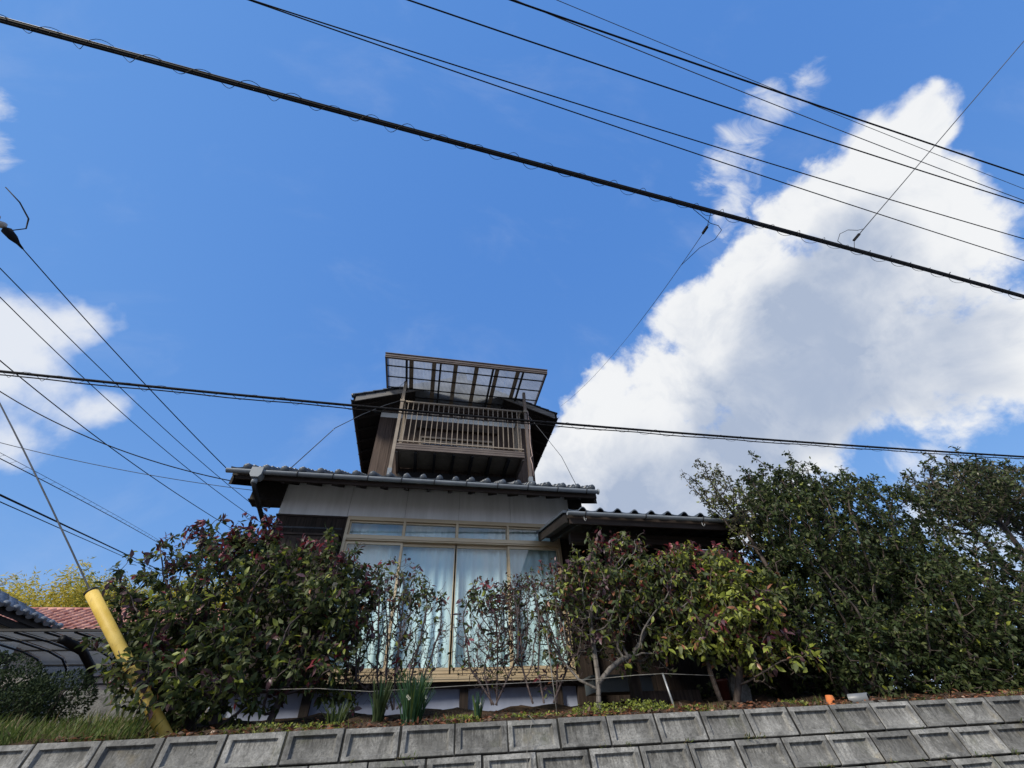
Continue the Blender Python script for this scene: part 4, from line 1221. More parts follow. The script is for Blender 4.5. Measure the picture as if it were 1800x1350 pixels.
cable('overhead_wire', 'A', .0085, 'black high wire, upper one of the close pair crossing near the top edge', cat='wire', group='wires high over the street')
cable('overhead_wire', 'B', .0085, 'black high wire, lower one of the close pair, next above the thick bundle', cat='wire', group='wires high over the street')
cable('overhead_wire', 'C5', .0105, 'single black wire midway between the close pair and the topmost thick wire', cat='wire', group='wires high over the street')
cable('overhead_wire', 'C6', .0145, 'thickest of the high street wires, in front of the cloud tip', cat='wire', group='wires high over the street')
cable('overhead_wire', 'C7', .008, 'thin wire running just below the thickest high street wire', material=M_WIRE, cat='wire', group='wires high over the street')
cable('overhead_wire', 'C8', .006, 'faint grey wire, topmost of all where it enters at the top edge', material=M_WIRE, cat='wire', group='wires high over the street')
cable('overhead_wire', 'L2', .006, 'dark wire slanting down past the left gutter end, middle of three steep ones', cat='wire', group='steep wires at the left')
cable('overhead_wire', 'L3', .006, 'dark wire slanting down behind the rain hopper, lowest of three steep ones', cat='wire', group='steep wires at the left')
cable('overhead_wire', 'L4', .0075, 'wavy black wire sinking to the top of the big red tipped shrub', cat='wire', group='wires beside the house')
cable('service_wire', 'L5', .0075, 'black service wire reaching the left end of the house eave', cat='wire', group='wires beside the house')
cable('service_wire', 'L6', .005, 'faint grey service wire reaching the boxed purlin under the left eave', material=M_WIRE, cat='wire', group='wires beside the house')
root, path, t = cable('ladder_cable', 'L7', .008, 'pale double line with ladder like ties sloping down to the big shrub', 40, extra=1, cat='cable', material=M_WIRE)
MB().tube(path + np.array([0, 0, .075]), .004, 5).build('upper_strand', M_WIRE, root)
z_ = MB()
for i in np.arange(0.2, t[-1] - .3, .34):
    q0 = np.array([np.interp(i, t, path[:, k]) for k in range(3)])
    q1 = np.array([np.interp(i + .11, t, path[:, k]) for k in range(3)]) + np.array([0, 0, .075])
    z_.tube([q0, q1], .003, 4, caps=False)
z_.build('tie_wires', M_WIRE, root)
root, path, t = cable('cable_bundle', 'L8', .016, 'thick black double cable low at the left, heading into the big shrub', 40, extra=1, cat='cable')
MB().tube(path + np.array([0, 0, -.085]), .008, 5).build('second_strand', M_CABLE, root)

# dead end of the first steep wire: black cover, porcelain discs, jumper loop
p0 = np.array(LINES['L1'][0])
dv = np.array(LINES['L1'][1]) - p0
dv = dv / np.linalg.norm(dv)
root = thing('dead_end_wire', 'steep wire with black clamp cover and grey porcelain insulators at the left edge', 'wire', tuple(p0), 'steep wires at the left')
path, t = smooth_path(LINES['L1'], 30)
MB().tube(path, .006, 6).build('wire', M_CABLE, root)
MB().tube([p0 + dv * .02, p0 - dv * .05, p0 - dv * .13, p0 - dv * .235, p0 - dv * .26], [.010, .018, .044, .052, .026], 10).build('clamp_cover', M_CABLE, root)
for k in range(3):
    c = p0 - dv * (.31 + .105 * k)
    MB().tube([c + dv * .05, c + dv * .03, c + dv * .012, c - dv * .012, c - dv * .045], [.014, .034, .05, .044, .014], 12).build('insulator_disc', M_CERAMIC, root)
MB().tube([p0 - dv * .60, p0 - dv * .5], .012, 6).build('strain_rod', M_GALV, root)
MB().tube([p0 - dv * .22 + np.array([.02, 0, .03]), p0 - dv * .2 + np.array([.06, .02, .17]), p0 - dv * .27 + np.array([.05, .02, .30]), p0 - dv * .42 + np.array([0, 0, .40]), p0 - dv * .6 + np.array([-.06, 0, .44])],
          [.006, .007, .009, .008, .006], 8).build('jumper_loop', M_CABLE, root)

# service drops tied to the bundle
b0 = np.array(LINES['C9'][0])
b1 = np.array(LINES['C9'][1])
dv = (b1 - b0) / np.linalg.norm(b1 - b0)
root = thing('drop_wire', 'thin drop wire with slack loop rising from the bundle before the big cloud', 'wire', tuple(b0))
MB().tube([b0 + dv * .16, b0 * .5 + b1 * .5, b1, np.array(LINES['C9'][2])], .0062, 5).build('wire', M_WIRE, root)
MB().beam(b0 + dv * .11, b0 + dv * .25, .022, .03).build('clamp', M_CABLE, root)
MB().tube([b0 + np.array([0, 0, -.12]), b0 + dv * .12], .004, 5).build('hanger', M_DARKMETAL, root)
sx = np.array([.94, .06, -.2])
MB().tube([b0 + dv * .36, b0 + dv * .30 - sx * .06, b0 + dv * .25 - sx * .19, b0 + dv * .14 - sx * .25, b0 + dv * .01 - sx * .20, b0 + dv * -.04 - sx * .04, b0 + sx * .10 + np.array([0, 0, -.05]), b0 + sx * .22 + np.array([0, 0, -.10])], .004, 6).build('slack_loop', M_CABLE, root)
q = np.array(LINES['C10'])
path, t = smooth_path(LINES['C10'], 30)
dv = (q[4] - q[0]) / np.linalg.norm(q[4] - q[0])
root = thing('drop_wire', 'thin drop wire with slack loop falling from the bundle towards the upper roof', 'wire', tuple(q[0]))
MB().tube(path, [.0042] * 10 + [.003] * 20, 5).build('wire', M_WIRE, root)
MB().beam(q[0] + dv * .04, q[0] + dv * .15, .022, .03).build('clamp', M_CABLE, root)
MB().tube([q[0] + np.array([.02, -.1, .13]), q[0] + dv * .05], .004, 5).build('hanger', M_DARKMETAL, root)
MB().tube([q[0] + np.array([-.22, -.09, .15]), q[0] + np.array([-.12, -.06, .05]), q[0] + np.array([.03, 0, .03]), q[0] + np.array([.13, 0, .0]), q[0] + np.array([.16, .02, -.07]), q[0] + np.array([.09, .12, -.15]), q[0] + np.array([-.02, .28, -.11]), path[3]], .004, 6).build('slack_loop', M_CABLE, root)

# yellow guard tube on the guy wire of the pole outside the picture
pb, pt = np.array([-1.907, 4.75, 1.80]), np.array([-3.012, 4.75, 2.84])
g_ = MB()
dv = (pt - pb) / np.linalg.norm(pt - pb)
g_.tube([pb - dv * .12, pb + dv * .35, pb + dv * .9, pt], [.046, .046, .047, .048], 20)
root = thing('guy_guard', 'faded yellow plastic guard tube leaning out of the grass beside the shrub', 'guy guard', tuple(pb))
g_.build('tube', M_YELLOW, root)
MB().tube([pt - dv * .012, pt + dv * .004], .051, 20).build('rim', M_DARKMETAL, root)
path = [tuple(pt - dv * .1)] + [tuple(p) for p in LINES['guy'][::-1]]
tag(MB().tube(path, .0075, 6).build('guy_wire', M_WIRE), 'steel guy wire running up from the yellow guard tube', 'wire')

# wires strung from the balcony posts down to the roof
def tie(name, pts, label, r=.0075):
    P = np.array(pts)
    root = tag(MB().tube(P, r, 6).build(name, M_WIRE), label, 'wire', 'tie wires of the balcony')
    return root
tie('tie_wire', [(-.90, 7.57, 7.85), (-1.22, 7.45, 7.56), (-1.60, 7.2, 7.05), (-1.95, 6.85, 6.40), (-2.33, 6.42, 5.19)], 'loose tie wire from the balcony left post down to the tiles')
tie('tie_wire', [(2.06, 7.57, 7.84), (2.35, 7.35, 7.1), (2.58, 6.9, 6.15), (2.70, 6.62, 5.30)], 'tie wire from the balcony right post down to the roof corner', .006)
tag(MB().tube([(2.12, 7.56, 7.84), (2.135, 7.555, 7.4), (2.115, 7.555, 6.9), (2.14, 7.555, 6.55), (2.09, 7.556, 6.50), (2.12, 7.555, 6.35), (2.13, 7.555, 6.05)], .011, 6).build('rope', varied('faded_pink_rope', (.25, .18, .16), (.36, .27, .24), (9, 9, 9))), 'faded pink rope knotted round the right balcony post', 'rope')
tag(MB().tube([(-.90, 7.56, 8.44), (-1.0, 7.5, 8.2), (-.905, 7.555, 7.86)], .005, 5).build('short_tie_wire', M_WIRE), 'short wire between canopy edge and left balcony post', 'wire')

# ------------------------------------------------------------------ neighbouring buildings at the left
nb_ = thing('neighbour_house', 'neighbouring house with pale grey tiled roof, only its eave corner in view', 'house', (-12, 9, 2.2))
NX, NZ, NY0, NY1 = -8.0, 4.16, 4.2, 12.35
NS = 0.435
MB().prism([(NX, NZ), (-12.2, NZ + NS * 4.2), (-16.4, NZ), (-16.4, NZ - .1), (-12.2, NZ + NS * 4.2 - .1), (NX, NZ - .1)], NY0, NY1, 'y').build('roof', M_WOODY, nb_)
nroof = nb_.children[0]
an = math.atan(NS)
lay_tiles(nroof, (NX + .05, NY0 - .05, NZ + .02), (0, 1, 0), (-math.cos(an), 0, math.sin(an)), .29, .26, 28, 15, M_TILE2, 300, amp=.036)
MB().prism([(NX - .03, NZ - .02), (-12.2, NZ + NS * 4.17 - .02), (-12.2, NZ + NS * 4.17 - .22), (NX - .03, NZ - .2)], NY1 + .005, NY1 + .035, 'y').build('barge_board', M_WOODX, nroof)
MB().box(NX - .06, NX - .03, NY0, NY1 - .01, NZ - .22, NZ - .105).build('eave_board', M_WOODY, nroof)
MB().box(-16, -8.28, 4.8, 11.9, 3.55, NZ - .11).build('wall', M_PLASTER, nb_)
MB().box(-15.98, -8.5, 4.82, 11.88, 1.9, 3.55).build('lower_wall', M_WOOD, nb_)
for y in (5.0, 6.8, 8.6, 10.2, 11.7):
    MB().box(-8.49, -8.3, y, y + .14, 1.9, 3.54).build('post', M_WOOD, nb_)
MB().box(-8.295, -8.22, 4.8, 11.9, 3.46, 3.60).build('beam', M_WOODY, nb_)

# carport with a roof that bends down at its far side
cpt = thing('carport', 'carport with dark ribs and smoky sheets bending down at its back', 'carport', (-6, 10.2, 2.2))
prof = [(8.6, 3.33), (9.4, 3.36), (10.2, 3.36), (10.65, 3.32), (10.92, 3.2), (11.05, 3.0), (11.07, 2.6)]
for k in range(9):
    x = -6.95 + k * .405
    MB().tube([(x, y, z) for y, z in prof], .016, 6).build('rib', M_DARKMETAL, cpt)
for y, z in ((8.6, 3.35), (9.4, 3.38), (10.2, 3.38), (10.86, 3.25), (11.06, 2.9)):
    MB().box(-7.0, -3.6, y - .02, y + .02, z - .01, z + .025).build('purlin', M_DARKMETAL, cpt)
for k in range(8):
    a, b = -6.95 + k * .405 + .02, -6.95 + (k + 1) * .405 - .02
    vs = []
    for y, z in prof:
        vs += [(a, y, z + .03), (b, y, z + .03)]
    MB().add(vs, [(2 * i, 2 * i + 1, 2 * i + 3, 2 * i + 2) for i in range(len(prof) - 1)], 0, True).build('roof_sheet', M_POLY2, cpt)
for x in (-5.55, -3.72):
    MB().tube([(x, 8.75, 3.27), (x, 9.4, 3.22), (x, 9.85, 3.06), (x, 10.02, 2.8), (x, 10.04, 2.1)], .06, 8).build('arm', M_DARKMETAL, cpt)

red = thing('red_roof_house', 'low house with weathered red clay tile roof under the bamboo', 'house', (-10, 21, 3))
RY0, RY1, RZ0, RZ1 = 18.3, 20.9, 5.42, 6.68
MB().prism([(RY0, RZ0), (RY1, RZ1), (23.5, RZ0), (23.5, RZ0 - .1), (RY1, RZ1 - .1), (RY0, RZ0 - .1)], -17, -4.5, 'x').build('roof', M_TILE_RED, red)
rroof = red.children[0]
al = math.atan2(RZ1 - RZ0, RY1 - RY0)
lay_tiles(rroof, (-17, RY0 - .05, RZ0 + .02), (1, 0, 0), (0, math.cos(al), math.sin(al)), .30, .29, 41, 10, M_TILE_RED, 123, False)
MB().tube([(-17, RY1, RZ1 + .03), (-4.5, RY1, RZ1 + .03)], .10, 8).build('ridge_tiles', M_TILE_RED, rroof)
gutter(-17, -4.5, RY0 - .12, RZ0 - .06, .06, red, [], M_WIRE)
MB().box(-16.8, -4.7, RY0 + .02, RY0 + .06, RZ0 - .30, RZ0 - .105).build('fascia_board', M_WOODX, red)
MB().box(-16.5, -5, 19.0, 22.9, 2.4, RZ0 - .11).build('wall', M_SAND, red)
for x in (-14.5, -12.2, -9.9, -7.6):
    f = MB().box(x, x + 1.4, 18.95, 18.999, 3.3, 4.7).build('window', M_DARKMETAL, red)
    MB().box(x + .08, x + 1.32, 18.93, 18.945, 3.38, 4.62).build('pane', M_GLASS, f)

# low yard wall, and a panelled fence catching the light behind it
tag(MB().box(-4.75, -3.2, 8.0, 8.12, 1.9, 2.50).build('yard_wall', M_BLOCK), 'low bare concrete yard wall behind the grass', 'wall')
fn = thing('panel_fence', 'pale panelled fence with black rails beyond the yard wall', 'fence', (-5.1, 10.1, 2.3))
for k in range(5):
    for j in range(2):
        x = -5.62 + k * .215
        MB().box(x, x + .20, 9.99, 10.02, 2.74 + j * .10, 2.825 + j * .10).build('panel', M_PINK, fn)
for z in (2.73, 2.832, 2.935):
    MB().box(-5.65, -4.5, 9.965, 9.988, z - .011, z + .011).build('rail', M_DARKMETAL, fn)
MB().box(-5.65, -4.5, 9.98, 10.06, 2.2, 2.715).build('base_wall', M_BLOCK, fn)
tag(MB().box(-9.5, -3.2, 13.2, 13.35, 2.4, 3.25).build('yard_wall', M_SAND), 'sandy rendered wall seen under the back of the carport', 'wall')

# ------------------------------------------------------------------ vegetation
def unit(a):
    return a / np.maximum(np.linalg.norm(a, axis=-1, keepdims=True), 1e-9)


LEAF_V = np.array([(0, 0, 0), (-.5, .40, .06), (0, .45, 0), (.5, .40, .06), (-.34, .74, .03), (0, .78, -.03), (.34, .74, .03), (0, 1.0, -.12)])
LEAF_F = [(0, 2, 1), (0, 3, 2), (1, 2, 5, 4), (2, 3, 6, 5), (4, 5, 7), (5, 6, 7)]
LEAF_V_S = np.array([(0, 0, 0), (-.5, .48, .07), (.5, .48, .07), (0, 1.0, -.08)])
LEAF_F_S = [(0, 2, 1), (1, 2, 3)]


def leaf_frames(d, n):
    d = unit(d)
    x = unit(np.cross(d, n))
    z = np.cross(x, d)
    return x, d, z


def leaves_mesh(name, pos, d, n, size, width, mi, mats, simple=False):
    V, F = (LEAF_V_S, LEAF_F_S) if simple else (LEAF_V, LEAF_F)
    x, y, z = leaf_frames(d, n)
    k = len(V)
    sx = (size * width)[:, None, None]
    sy = size[:, None, None]
    P = pos[:, None, :] + x[:, None, :] * V[None, :, 0:1] * sx + y[:, None, :] * V[None, :, 1:2] * sy + z[:, None, :] * V[None, :, 2:3] * sy
    N = len(pos)
    P = P.reshape(-1, 3)
    loops, starts, tot = [], [], []
    pat = np.concatenate([np.array(f) for f in F])
    cnt = np.array([len(f) for f in F])
    L = (np.arange(N)[:, None] * k + pat[None, :]).ravel()
    counts = np.tile(cnt, N)
    st = np.r_[0, np.cumsum(counts)[:-1]]
    me = D.meshes.new(name)
    me.vertices.add(len(P))
    me.vertices.foreach_set('co', P.ravel())
    me.loops.add(len(L))
    me.loops.foreach_set('vertex_index', L.astype(np.int32))
    me.polygons.add(len(counts))
    me.polygons.foreach_set('loop_start', st.astype(np.int32))
    me.polygons.foreach_set('material_index', np.repeat(mi, len(F)).astype(np.int32))
    me.polygons.foreach_set('use_smooth', np.ones(len(counts), bool))
    for mm in mats:
        me.materials.append(mm)
    me.update()
    me.validate()
    return me


_leaf_protos = {}


def leaf_proto(material, width):
    key = (material.name, round(width, 2))
    if key not in _leaf_protos:
        me = D.meshes.new('leaf')
        me.from_pydata((LEAF_V * np.array([width, 1, 1])).tolist(), [], LEAF_F)
        me.materials.append(material)
        me.polygons.foreach_set('use_smooth', [True] * len(LEAF_F))
        me.update()
        _leaf_protos[key] = me
    return _leaf_protos[key]


def grow(base, att, step=0.06, kill=0.09, start_dir=(0, 0, 1), wobble=0.25, max_it=220, reach=9.0):
    """branches that grow towards scattered points (space colonisation)"""
    att = np.array(att, float)
    nodes, par = [], []
    for b in base:                       # a base is a point or a whole stem given as a polyline
        chain = [b] if np.isscalar(b[0]) else list(b)
        for j, q in enumerate(chain):
            q = np.array(q, float)
            if j:
                p0_ = nodes[-1]
                k_ = max(1, int(np.linalg.norm(q - p0_) / step))
                for w_ in range(1, k_ + 1):
                    nodes.append(p0_ + (q - p0_) * w_ / k_)
                    par.append(len(nodes) - 2)
            else:
                nodes.append(q)
                par.append(-1)
    best_d = np.full(len(att), 1e9)
    best_i = np.zeros(len(att), int)

    def upd(new):
        P = np.array([nodes[i] for i in new])
        dd = np.linalg.norm(att[:, None, :] - P[None], axis=2)
        j = dd.argmin(1)
        dm = dd[np.arange(len(att)), j]
        b = dm < best_d
        best_d[b] = dm[b]
        best_i[b] = np.array(new)[j[b]]
    upd(list(range(len(nodes))))
    alive = np.ones(len(att), bool)
    for it in range(max_it):
        alive &= best_d > kill
        act = alive & (best_d < reach)
        if not act.any():
            break
        idx = best_i[act]
        P = np.array(nodes)
        dv = unit(att[act] - P[idx])
        acc = {}
        for i, v in zip(idx, dv):
            acc[i] = acc.get(i, 0) + v
        new = []
        for i, v in acc.items():
            v = unit(v + rng.normal(0, wobble, 3))
            q = P[i] + v * step
            nodes.append(q)
            par.append(i)
            new.append(len(nodes) - 1)
        if len(nodes) > 12000:
            break
        upd(new)
    return np.array(nodes), np.array(par)


def branch_radii(par, tip, power=2.5, rmax=9.0):
    n = len(par)
    w = np.zeros(n)
    kids = np.zeros(n, int)
    for i in range(n):
        if par[i] >= 0:
            kids[par[i]] += 1
    for i in range(n - 1, -1, -1):
        if kids[i] == 0:
            w[i] = 1
        if par[i] >= 0:
            w[par[i]] += w[i]
    return np.minimum(tip * w ** (1 / power), rmax), w, kids


def branch_mesh(nodes, par, rad, sides=5, skip=None):
    m_ = MB()
    dirs = np.zeros_like(nodes)
    for i in range(len(par)):
        if par[i] >= 0:
            dirs[i] = nodes[i] - nodes[par[i]]
    dirs = unit(dirs)
    vs, fs = [], []
    ang = 2 * np.pi * np.arange(sides) / sides
    for i in range(len(par)):
        p = par[i]
        if p < 0:
            continue
        d = dirs[i]
        a = np.cross(d, [0.31, 0.77, 0.55])
        a /= np.linalg.norm(a)
        b = np.cross(d, a)
        ring = a[None] * np.cos(ang)[:, None] + b[None] * np.sin(ang)[:, None]
        o = len(vs)
        r0 = min(rad[p], rad[i] * 1.25)
        vs.extend((nodes[p] - d * r0 * .3 + ring * r0).tolist())
        vs.extend((nodes[i] + ring * rad[i]).tolist())
        fs.extend([(o + k, o + (k + 1) % sides, o + sides + (k + 1) % sides, o + sides + k) for k in range(sides)])
        fs.append(tuple(o + sides + k for k in range(sides)))
    m_.v, m_.f, m_.mi, m_.sm = vs, fs, [0] * len(fs), [True] * len(fs)
    return m_


def fill(ells, n, shell=0.55):
    """points spread through a union of ellipsoids, denser near the surface"""
    vol = np.array([e[3] * e[4] * e[5] for e in ells]) ** 0.75
    vol /= vol.sum()
    out = []
    for e, v in zip(ells, vol):
        k = int(n * v)
        u = unit(rng.normal(size=(k, 3)))
        r = rng.uniform(0, 1, k) ** (1 / 3.0)
        r = np.where(rng.uniform(size=k) < shell, 1 - 0.28 * rng.uniform(0, 1, k) ** 1.5, r)
        # uneven outline: lumps and hollows
        lump = 1 + 0.16 * np.sin(5 * u[:, 0] + 3.1 * u[:, 2] + e[0] * 7) * np.sin(4 * u[:, 1] - 6 * u[:, 2] + e[2] * 5) + 0.07 * rng.normal(size=k)
        out.append(np.array(e[:3]) + u * (r * lump)[:, None] * np.array(e[3:6]))
    return np.concatenate(out)


def clumps(ells, n, r0, r1, body=.8):
    """many small leaf clumps over the skin and the inside of a crown"""
    c = fill(ells, n, .8)
    # the crown's own body keeps a share of the leaves so that it stays closed
    small = [(x, y, z, rr, rr * .9, rr * .72) for (x, y, z), rr in zip(c, rng.uniform(r0, r1, len(c)))]
    return small + [tuple(e[:3]) + tuple(v * body for v in e[3:]) for e in ells]


def plant(name, label, cat, base, ells, n_att, tip_r, leaf_len, leaf_w, per_tip, pick, material=M_BARK, group=None, shoots=(), individual=0, step=.06, kill=.085,
          thin_w=3, wobble=.28, crown_name='foliage', droop=0.15, simple=False, leaf_prob=None, zmin=1.86, ymin=None, stem_rmax=.06, lit=0.25, extra_along=1, sides=5, trunk_name='branches', shell=.55):
    loc = Vector(base[0] if np.isscalar(base[0][0]) else base[0][0])
    root = thing(name, label, cat, loc, group)
    att = fill(ells, n_att, shell)
    att = att[att[:, 2] > zmin]
    if ymin is not None:
        att[:, 1] = np.maximum(att[:, 1], ymin + rng.uniform(0, .12, len(att)))
    sp = []
    for (x, y, z, dx, dy, dz) in shoots:
        for k in range(4):
            sp.append((x + dx * k / 3, y + dy * k / 3, z + dz * k / 3))
    if sp:
        att = np.concatenate([att, np.array(sp)])
    nodes, par = grow(base, att, step, kill, wobble=wobble)
    # every point the branches grew towards ends in a short twig of its own
    dd = np.concatenate([np.linalg.norm(a[:, None, :] - nodes[None], axis=2).argmin(1) for a in np.array_split(att, max(1, len(att) // 300))])
    gap = np.linalg.norm(att - nodes[dd], axis=1)
    ok = (gap < kill * 2.6) & (gap > .012)
    nodes = np.concatenate([nodes, att[ok]])
    par = np.concatenate([par, dd[ok]])
    rad, w, kids = branch_radii(par, tip_r, rmax=stem_rmax)
    branch_mesh(nodes, par, rad, sides).build(trunk_name, material, root)
    # leaves: a loose rosette at each tip and some along the thin shoots
    dirs = np.zeros_like(nodes)
    has = par >= 0
    dirs[has] = unit(nodes[has] - nodes[par[has]])
    sel = np.where((w <= thin_w) & has)[0]
    P, Dv, Nv, S, T = [], [], [], [], []
    ctr = np.mean([e[:3] for e in ells], axis=0)
    ztop = max(e[2] + e[5] for e in ells)
    zlow = min(e[2] - e[5] for e in ells)
    for i in sel:
        tipn = kids[i] == 0
        k = per_tip if tipn else extra_along
        if leaf_prob is not None and rng.uniform() > leaf_prob(nodes[i], tipn):
            continue
        k = max(1, int(round(k * rng.uniform(.6, 1.35))))
        d = dirs[i]
        a = unit(np.cross(d, rng.normal(size=3)))
        b = np.cross(d, a)
        ph = rng.uniform(0, 6.28)
        for j in range(k):
            th = ph + j * 2.4
            rad_ = a * math.cos(th) + b * math.sin(th)
            spread = rng.uniform(.55, 1.5)
            dd = d * rng.uniform(.25, 1.0) + rad_ * spread + np.array([0, 0, -droop * rng.uniform(.3, 1.8)])
            P.append(nodes[i] - d * rng.uniform(0, step * (1.6 if tipn else 1.0)) + rng.normal(0, leaf_len * .18, 3))
            Dv.append(dd)
            nn = np.array([0, 0, 1.0]) * .8 + d * .6 - rad_ * .3 + rng.normal(0, .35, 3)
            Nv.append(nn)
            S.append(leaf_len * (.48 + .75 * rng.uniform() ** .8))
            T.append(1 if tipn else 0)
    P, Dv, Nv, S, T = np.array(P), np.array(Dv), np.array(Nv), np.array(S), np.array(T)
    mats, choose = pick
    hz = (P[:, 2] - zlow) / (ztop - zlow)
    mi = choose(P, T, hz)
    N = len(P)
    near = np.zeros(N, bool)
    if individual:
        dist = np.linalg.norm(P - CAM, axis=1)
        x, y, z = leaf_frames(Dv, Nv)
        facing = np.abs((unit(CAM - P) * z).sum(1))
        # outermost on the camera's side of the crown
        cell = np.round(P[:, [0, 2]] / .11).astype(int)
        key = cell[:, 0] * 10007 + cell[:, 1]
        order = np.argsort(dist)
        front = np.zeros(N, bool)
        seen = {}
        for i in order:
            c = seen.get(key[i], 0)
            if c < 3:
                front[i] = True
                seen[key[i]] = c + 1
        score = S / dist * (.35 + facing) * np.where(front, 1, .2)
        near[np.argsort(-score)[:individual]] = True
        for i in np.where(near)[0]:
            me = leaf_proto(mats[mi[i]], leaf_w)
            o = D.objects.new('leaf', me)
            COL.objects.link(o)
            o.parent = root
            mm = Matrix((Vector(x[i]) * S[i], Vector(y[i]) * S[i], Vector(z[i]) * S[i])).transposed().to_4x4()
            mm.translation = Vector(P[i]) - loc
            o.matrix_local = mm
    r_ = ~near
    if not r_.any():
        return root
    me = leaves_mesh(crown_name, P[r_] - np.array(loc), Dv[r_], Nv[r_], S[r_], leaf_w, mi[r_], mats, simple)
    link(crown_name, me, root, kind='stuff')
    return root


def pick_photinia(red=.9, lime=.05, purple=.15, brown=.01, zred=.72, mid=.45, dark=.5):
    mats = [L_DARK, L_MID, L_LIME, L_RED, L_PURPLE, L_BROWN]

    def ch(P, T, hz):
        n = len(P)
        pr = np.tile(np.array([dark, mid, lime, .01, purple * .4, brown]), (n, 1))
        # young shoots colour together: one value per small cell of space
        cell = np.floor(P / .17).astype(int)
        h = ((cell[:, 0] * 73856093) ^ (cell[:, 1] * 19349663) ^ (cell[:, 2] * 83492791)) % 1000 / 1000.0
        top = np.clip((hz - zred) / (1 - zred), 0, 1) * T
        young = (h < red * top) | ((h > .972) & (T == 1))
        pr[young] = [.08, .10, .0, .44, .42, .0]
        mo = (h > .80) & (h < .80 + purple) & ~young
        pr[mo] = [.25, .2, 0, .02, .5, .03]
        c = np.cumsum(pr / pr.sum(1, keepdims=True), 1)
        return (rng.uniform(size=(n, 1)) > c).sum(1).clip(0, 5)
    return mats, ch


def pick_weights(mats, weights):
    wts = np.array(weights, float) / sum(weights)

    def ch(P, T, hz):
        # the mix drifts from clump to clump
        cell = np.floor(P / .3).astype(int)
        h = ((cell[:, 0] * 73856093) ^ (cell[:, 1] * 19349663) ^ (cell[:, 2] * 83492791)) % 1000 / 1000.0
        n = len(P)
        pr = np.tile(wts, (n, 1))
        pr[:, -1] *= 0.25 + 1.5 * h
        c = np.cumsum(pr / pr.sum(1, keepdims=True), 1)
        return (rng.uniform(size=(n, 1)) > c).sum(1).clip(0, len(mats) - 1)
    return mats, ch


PH = 'photinia shrubs along the wall'
# the big red tipped shrub at the left
sh = [(random.uniform(-2.75, -1.75), random.uniform(5.1, 5.5), random.uniform(3.35, 3.6), random.uniform(-.06, .08), 0, random.uniform(.14, .32)) for _ in range(34)]
sh += [(-2.95, 5.2, 3.0, -.06, 0, .36), (-2.85, 5.1, 2.6, -.1, 0, .22), (-1.4, 5.4, 3.3, .05, 0, .3), (-1.2, 5.4, 3.2, 0, 0, .3), (-1.0, 5.4, 3.2, .08, 0, .22), (-1.55, 5.4, 3.4, .05, 0, .25)]
plant('photinia_shrub', 'big dense dark green photinia shrub with red shoots, over the yellow guard tube', 'shrub', [(-1.95, 5.35, 1.86), (-1.75, 5.3, 1.86), (-1.3, 5.4, 1.9)],
      clumps([(-2.12, 5.3, 3.02, .85, .55, .66), (-2.3, 5.2, 2.5, .58, .45, .55), (-1.4, 5.35, 2.85, .75, .5, .66), (-1.75, 5.1, 2.25, .85, .5, .45), (-.98, 5.4, 2.65, .50, .42, .68), (-1.95, 4.78, 2.10, .42, .22, .26), (-2.12, 4.60, 2.06, .22, .10, .18), (-2.32, 5.05, 2.25, .34, .28, .35)], 130, .17, .31),
      1900, .0028, .084, .46, 8, pick_photinia(.8, .12, .08, .008, .74, .55, .40), M_TWIG, PH, sh, 300, thin_w=3, droop=.25, step=.07)
# thin, half bare shrubs in front of the glass
TW = 'half bare shrubs before the window'


def sparse_prob(ztop, p_top, p_low):
    def f(p, tipn):
        return (p_top if p[2] > ztop else p_low) * (1.0 if tipn else .25)
    return f


plant('bare_shrub', 'sparse twiggy shrub with few leaves before the left half of the window', 'shrub',
      [[(-.16, 5.4, 1.96), (-.19, 5.38, 2.25)], [(-.22, 5.36, 1.96), (-.36, 5.36, 2.2)], [(-.10, 5.36, 1.96), (-.02, 5.34, 2.2)], [(-.17, 5.42, 1.96), (-.27, 5.45, 2.2)], [(-.13, 5.33, 1.96), (.10, 5.33, 2.18)], [(-.25, 5.4, 1.96), (-.58, 5.4, 2.22)]],
      [(-.42, 5.4, 2.72, .52, .3, .68), (.02, 5.4, 2.66, .36, .3, .58), (-.66, 5.4, 2.85, .36, .25, .55), (-.3, 5.4, 2.35, .45, .25, .3)], 2100, .0017, .070, .42, 3, pick_photinia(.3, .10, .4, .06, .7, .4, .3), M_TWIG, TW,
      [(-.75, 5.4, 3.1, -.05, 0, .3), (-.5, 5.4, 3.1, 0, 0, .24), (.2, 5.4, 2.95, .08, 0, .24), (.02, 5.4, 2.95, 0, 0, .22), (-.3, 5.4, 3.05, 0, 0, .2)], 260, thin_w=1, leaf_prob=sparse_prob(2.9, .55, .10), wobble=.42, stem_rmax=.010, kill=.045, step=.05, extra_along=1)
plant('bare_shrub', 'sparse shrub with two upright thin stems right of the middle stile', 'shrub',
      [[(.84, 5.38, 1.97), (.76, 5.38, 2.25)], [(.90, 5.42, 1.97), (.92, 5.42, 2.5)], [(.88, 5.36, 1.97), (1.05, 5.36, 2.25)], [(.86, 5.36, 1.97), (.6, 5.38, 2.3)]],
      [(.73, 5.4, 2.66, .34, .25, .54), (1.02, 5.4, 2.68, .30, .25, .5), (.85, 5.4, 2.35, .3, .22, .28)], 1500, .0017, .070, .42, 3, pick_photinia(.3, .08, .5, .06, .7, .35, .3), M_TWIG, TW,
      [(.62, 5.4, 2.9, -.05, 0, .25), (.8, 5.4, 2.95, 0, 0, .22), (1.0, 5.4, 2.95, .02, 0, .25)], 220, thin_w=1, leaf_prob=sparse_prob(2.85, .6, .10), wobble=.42, stem_rmax=.010, kill=.045, step=.05)
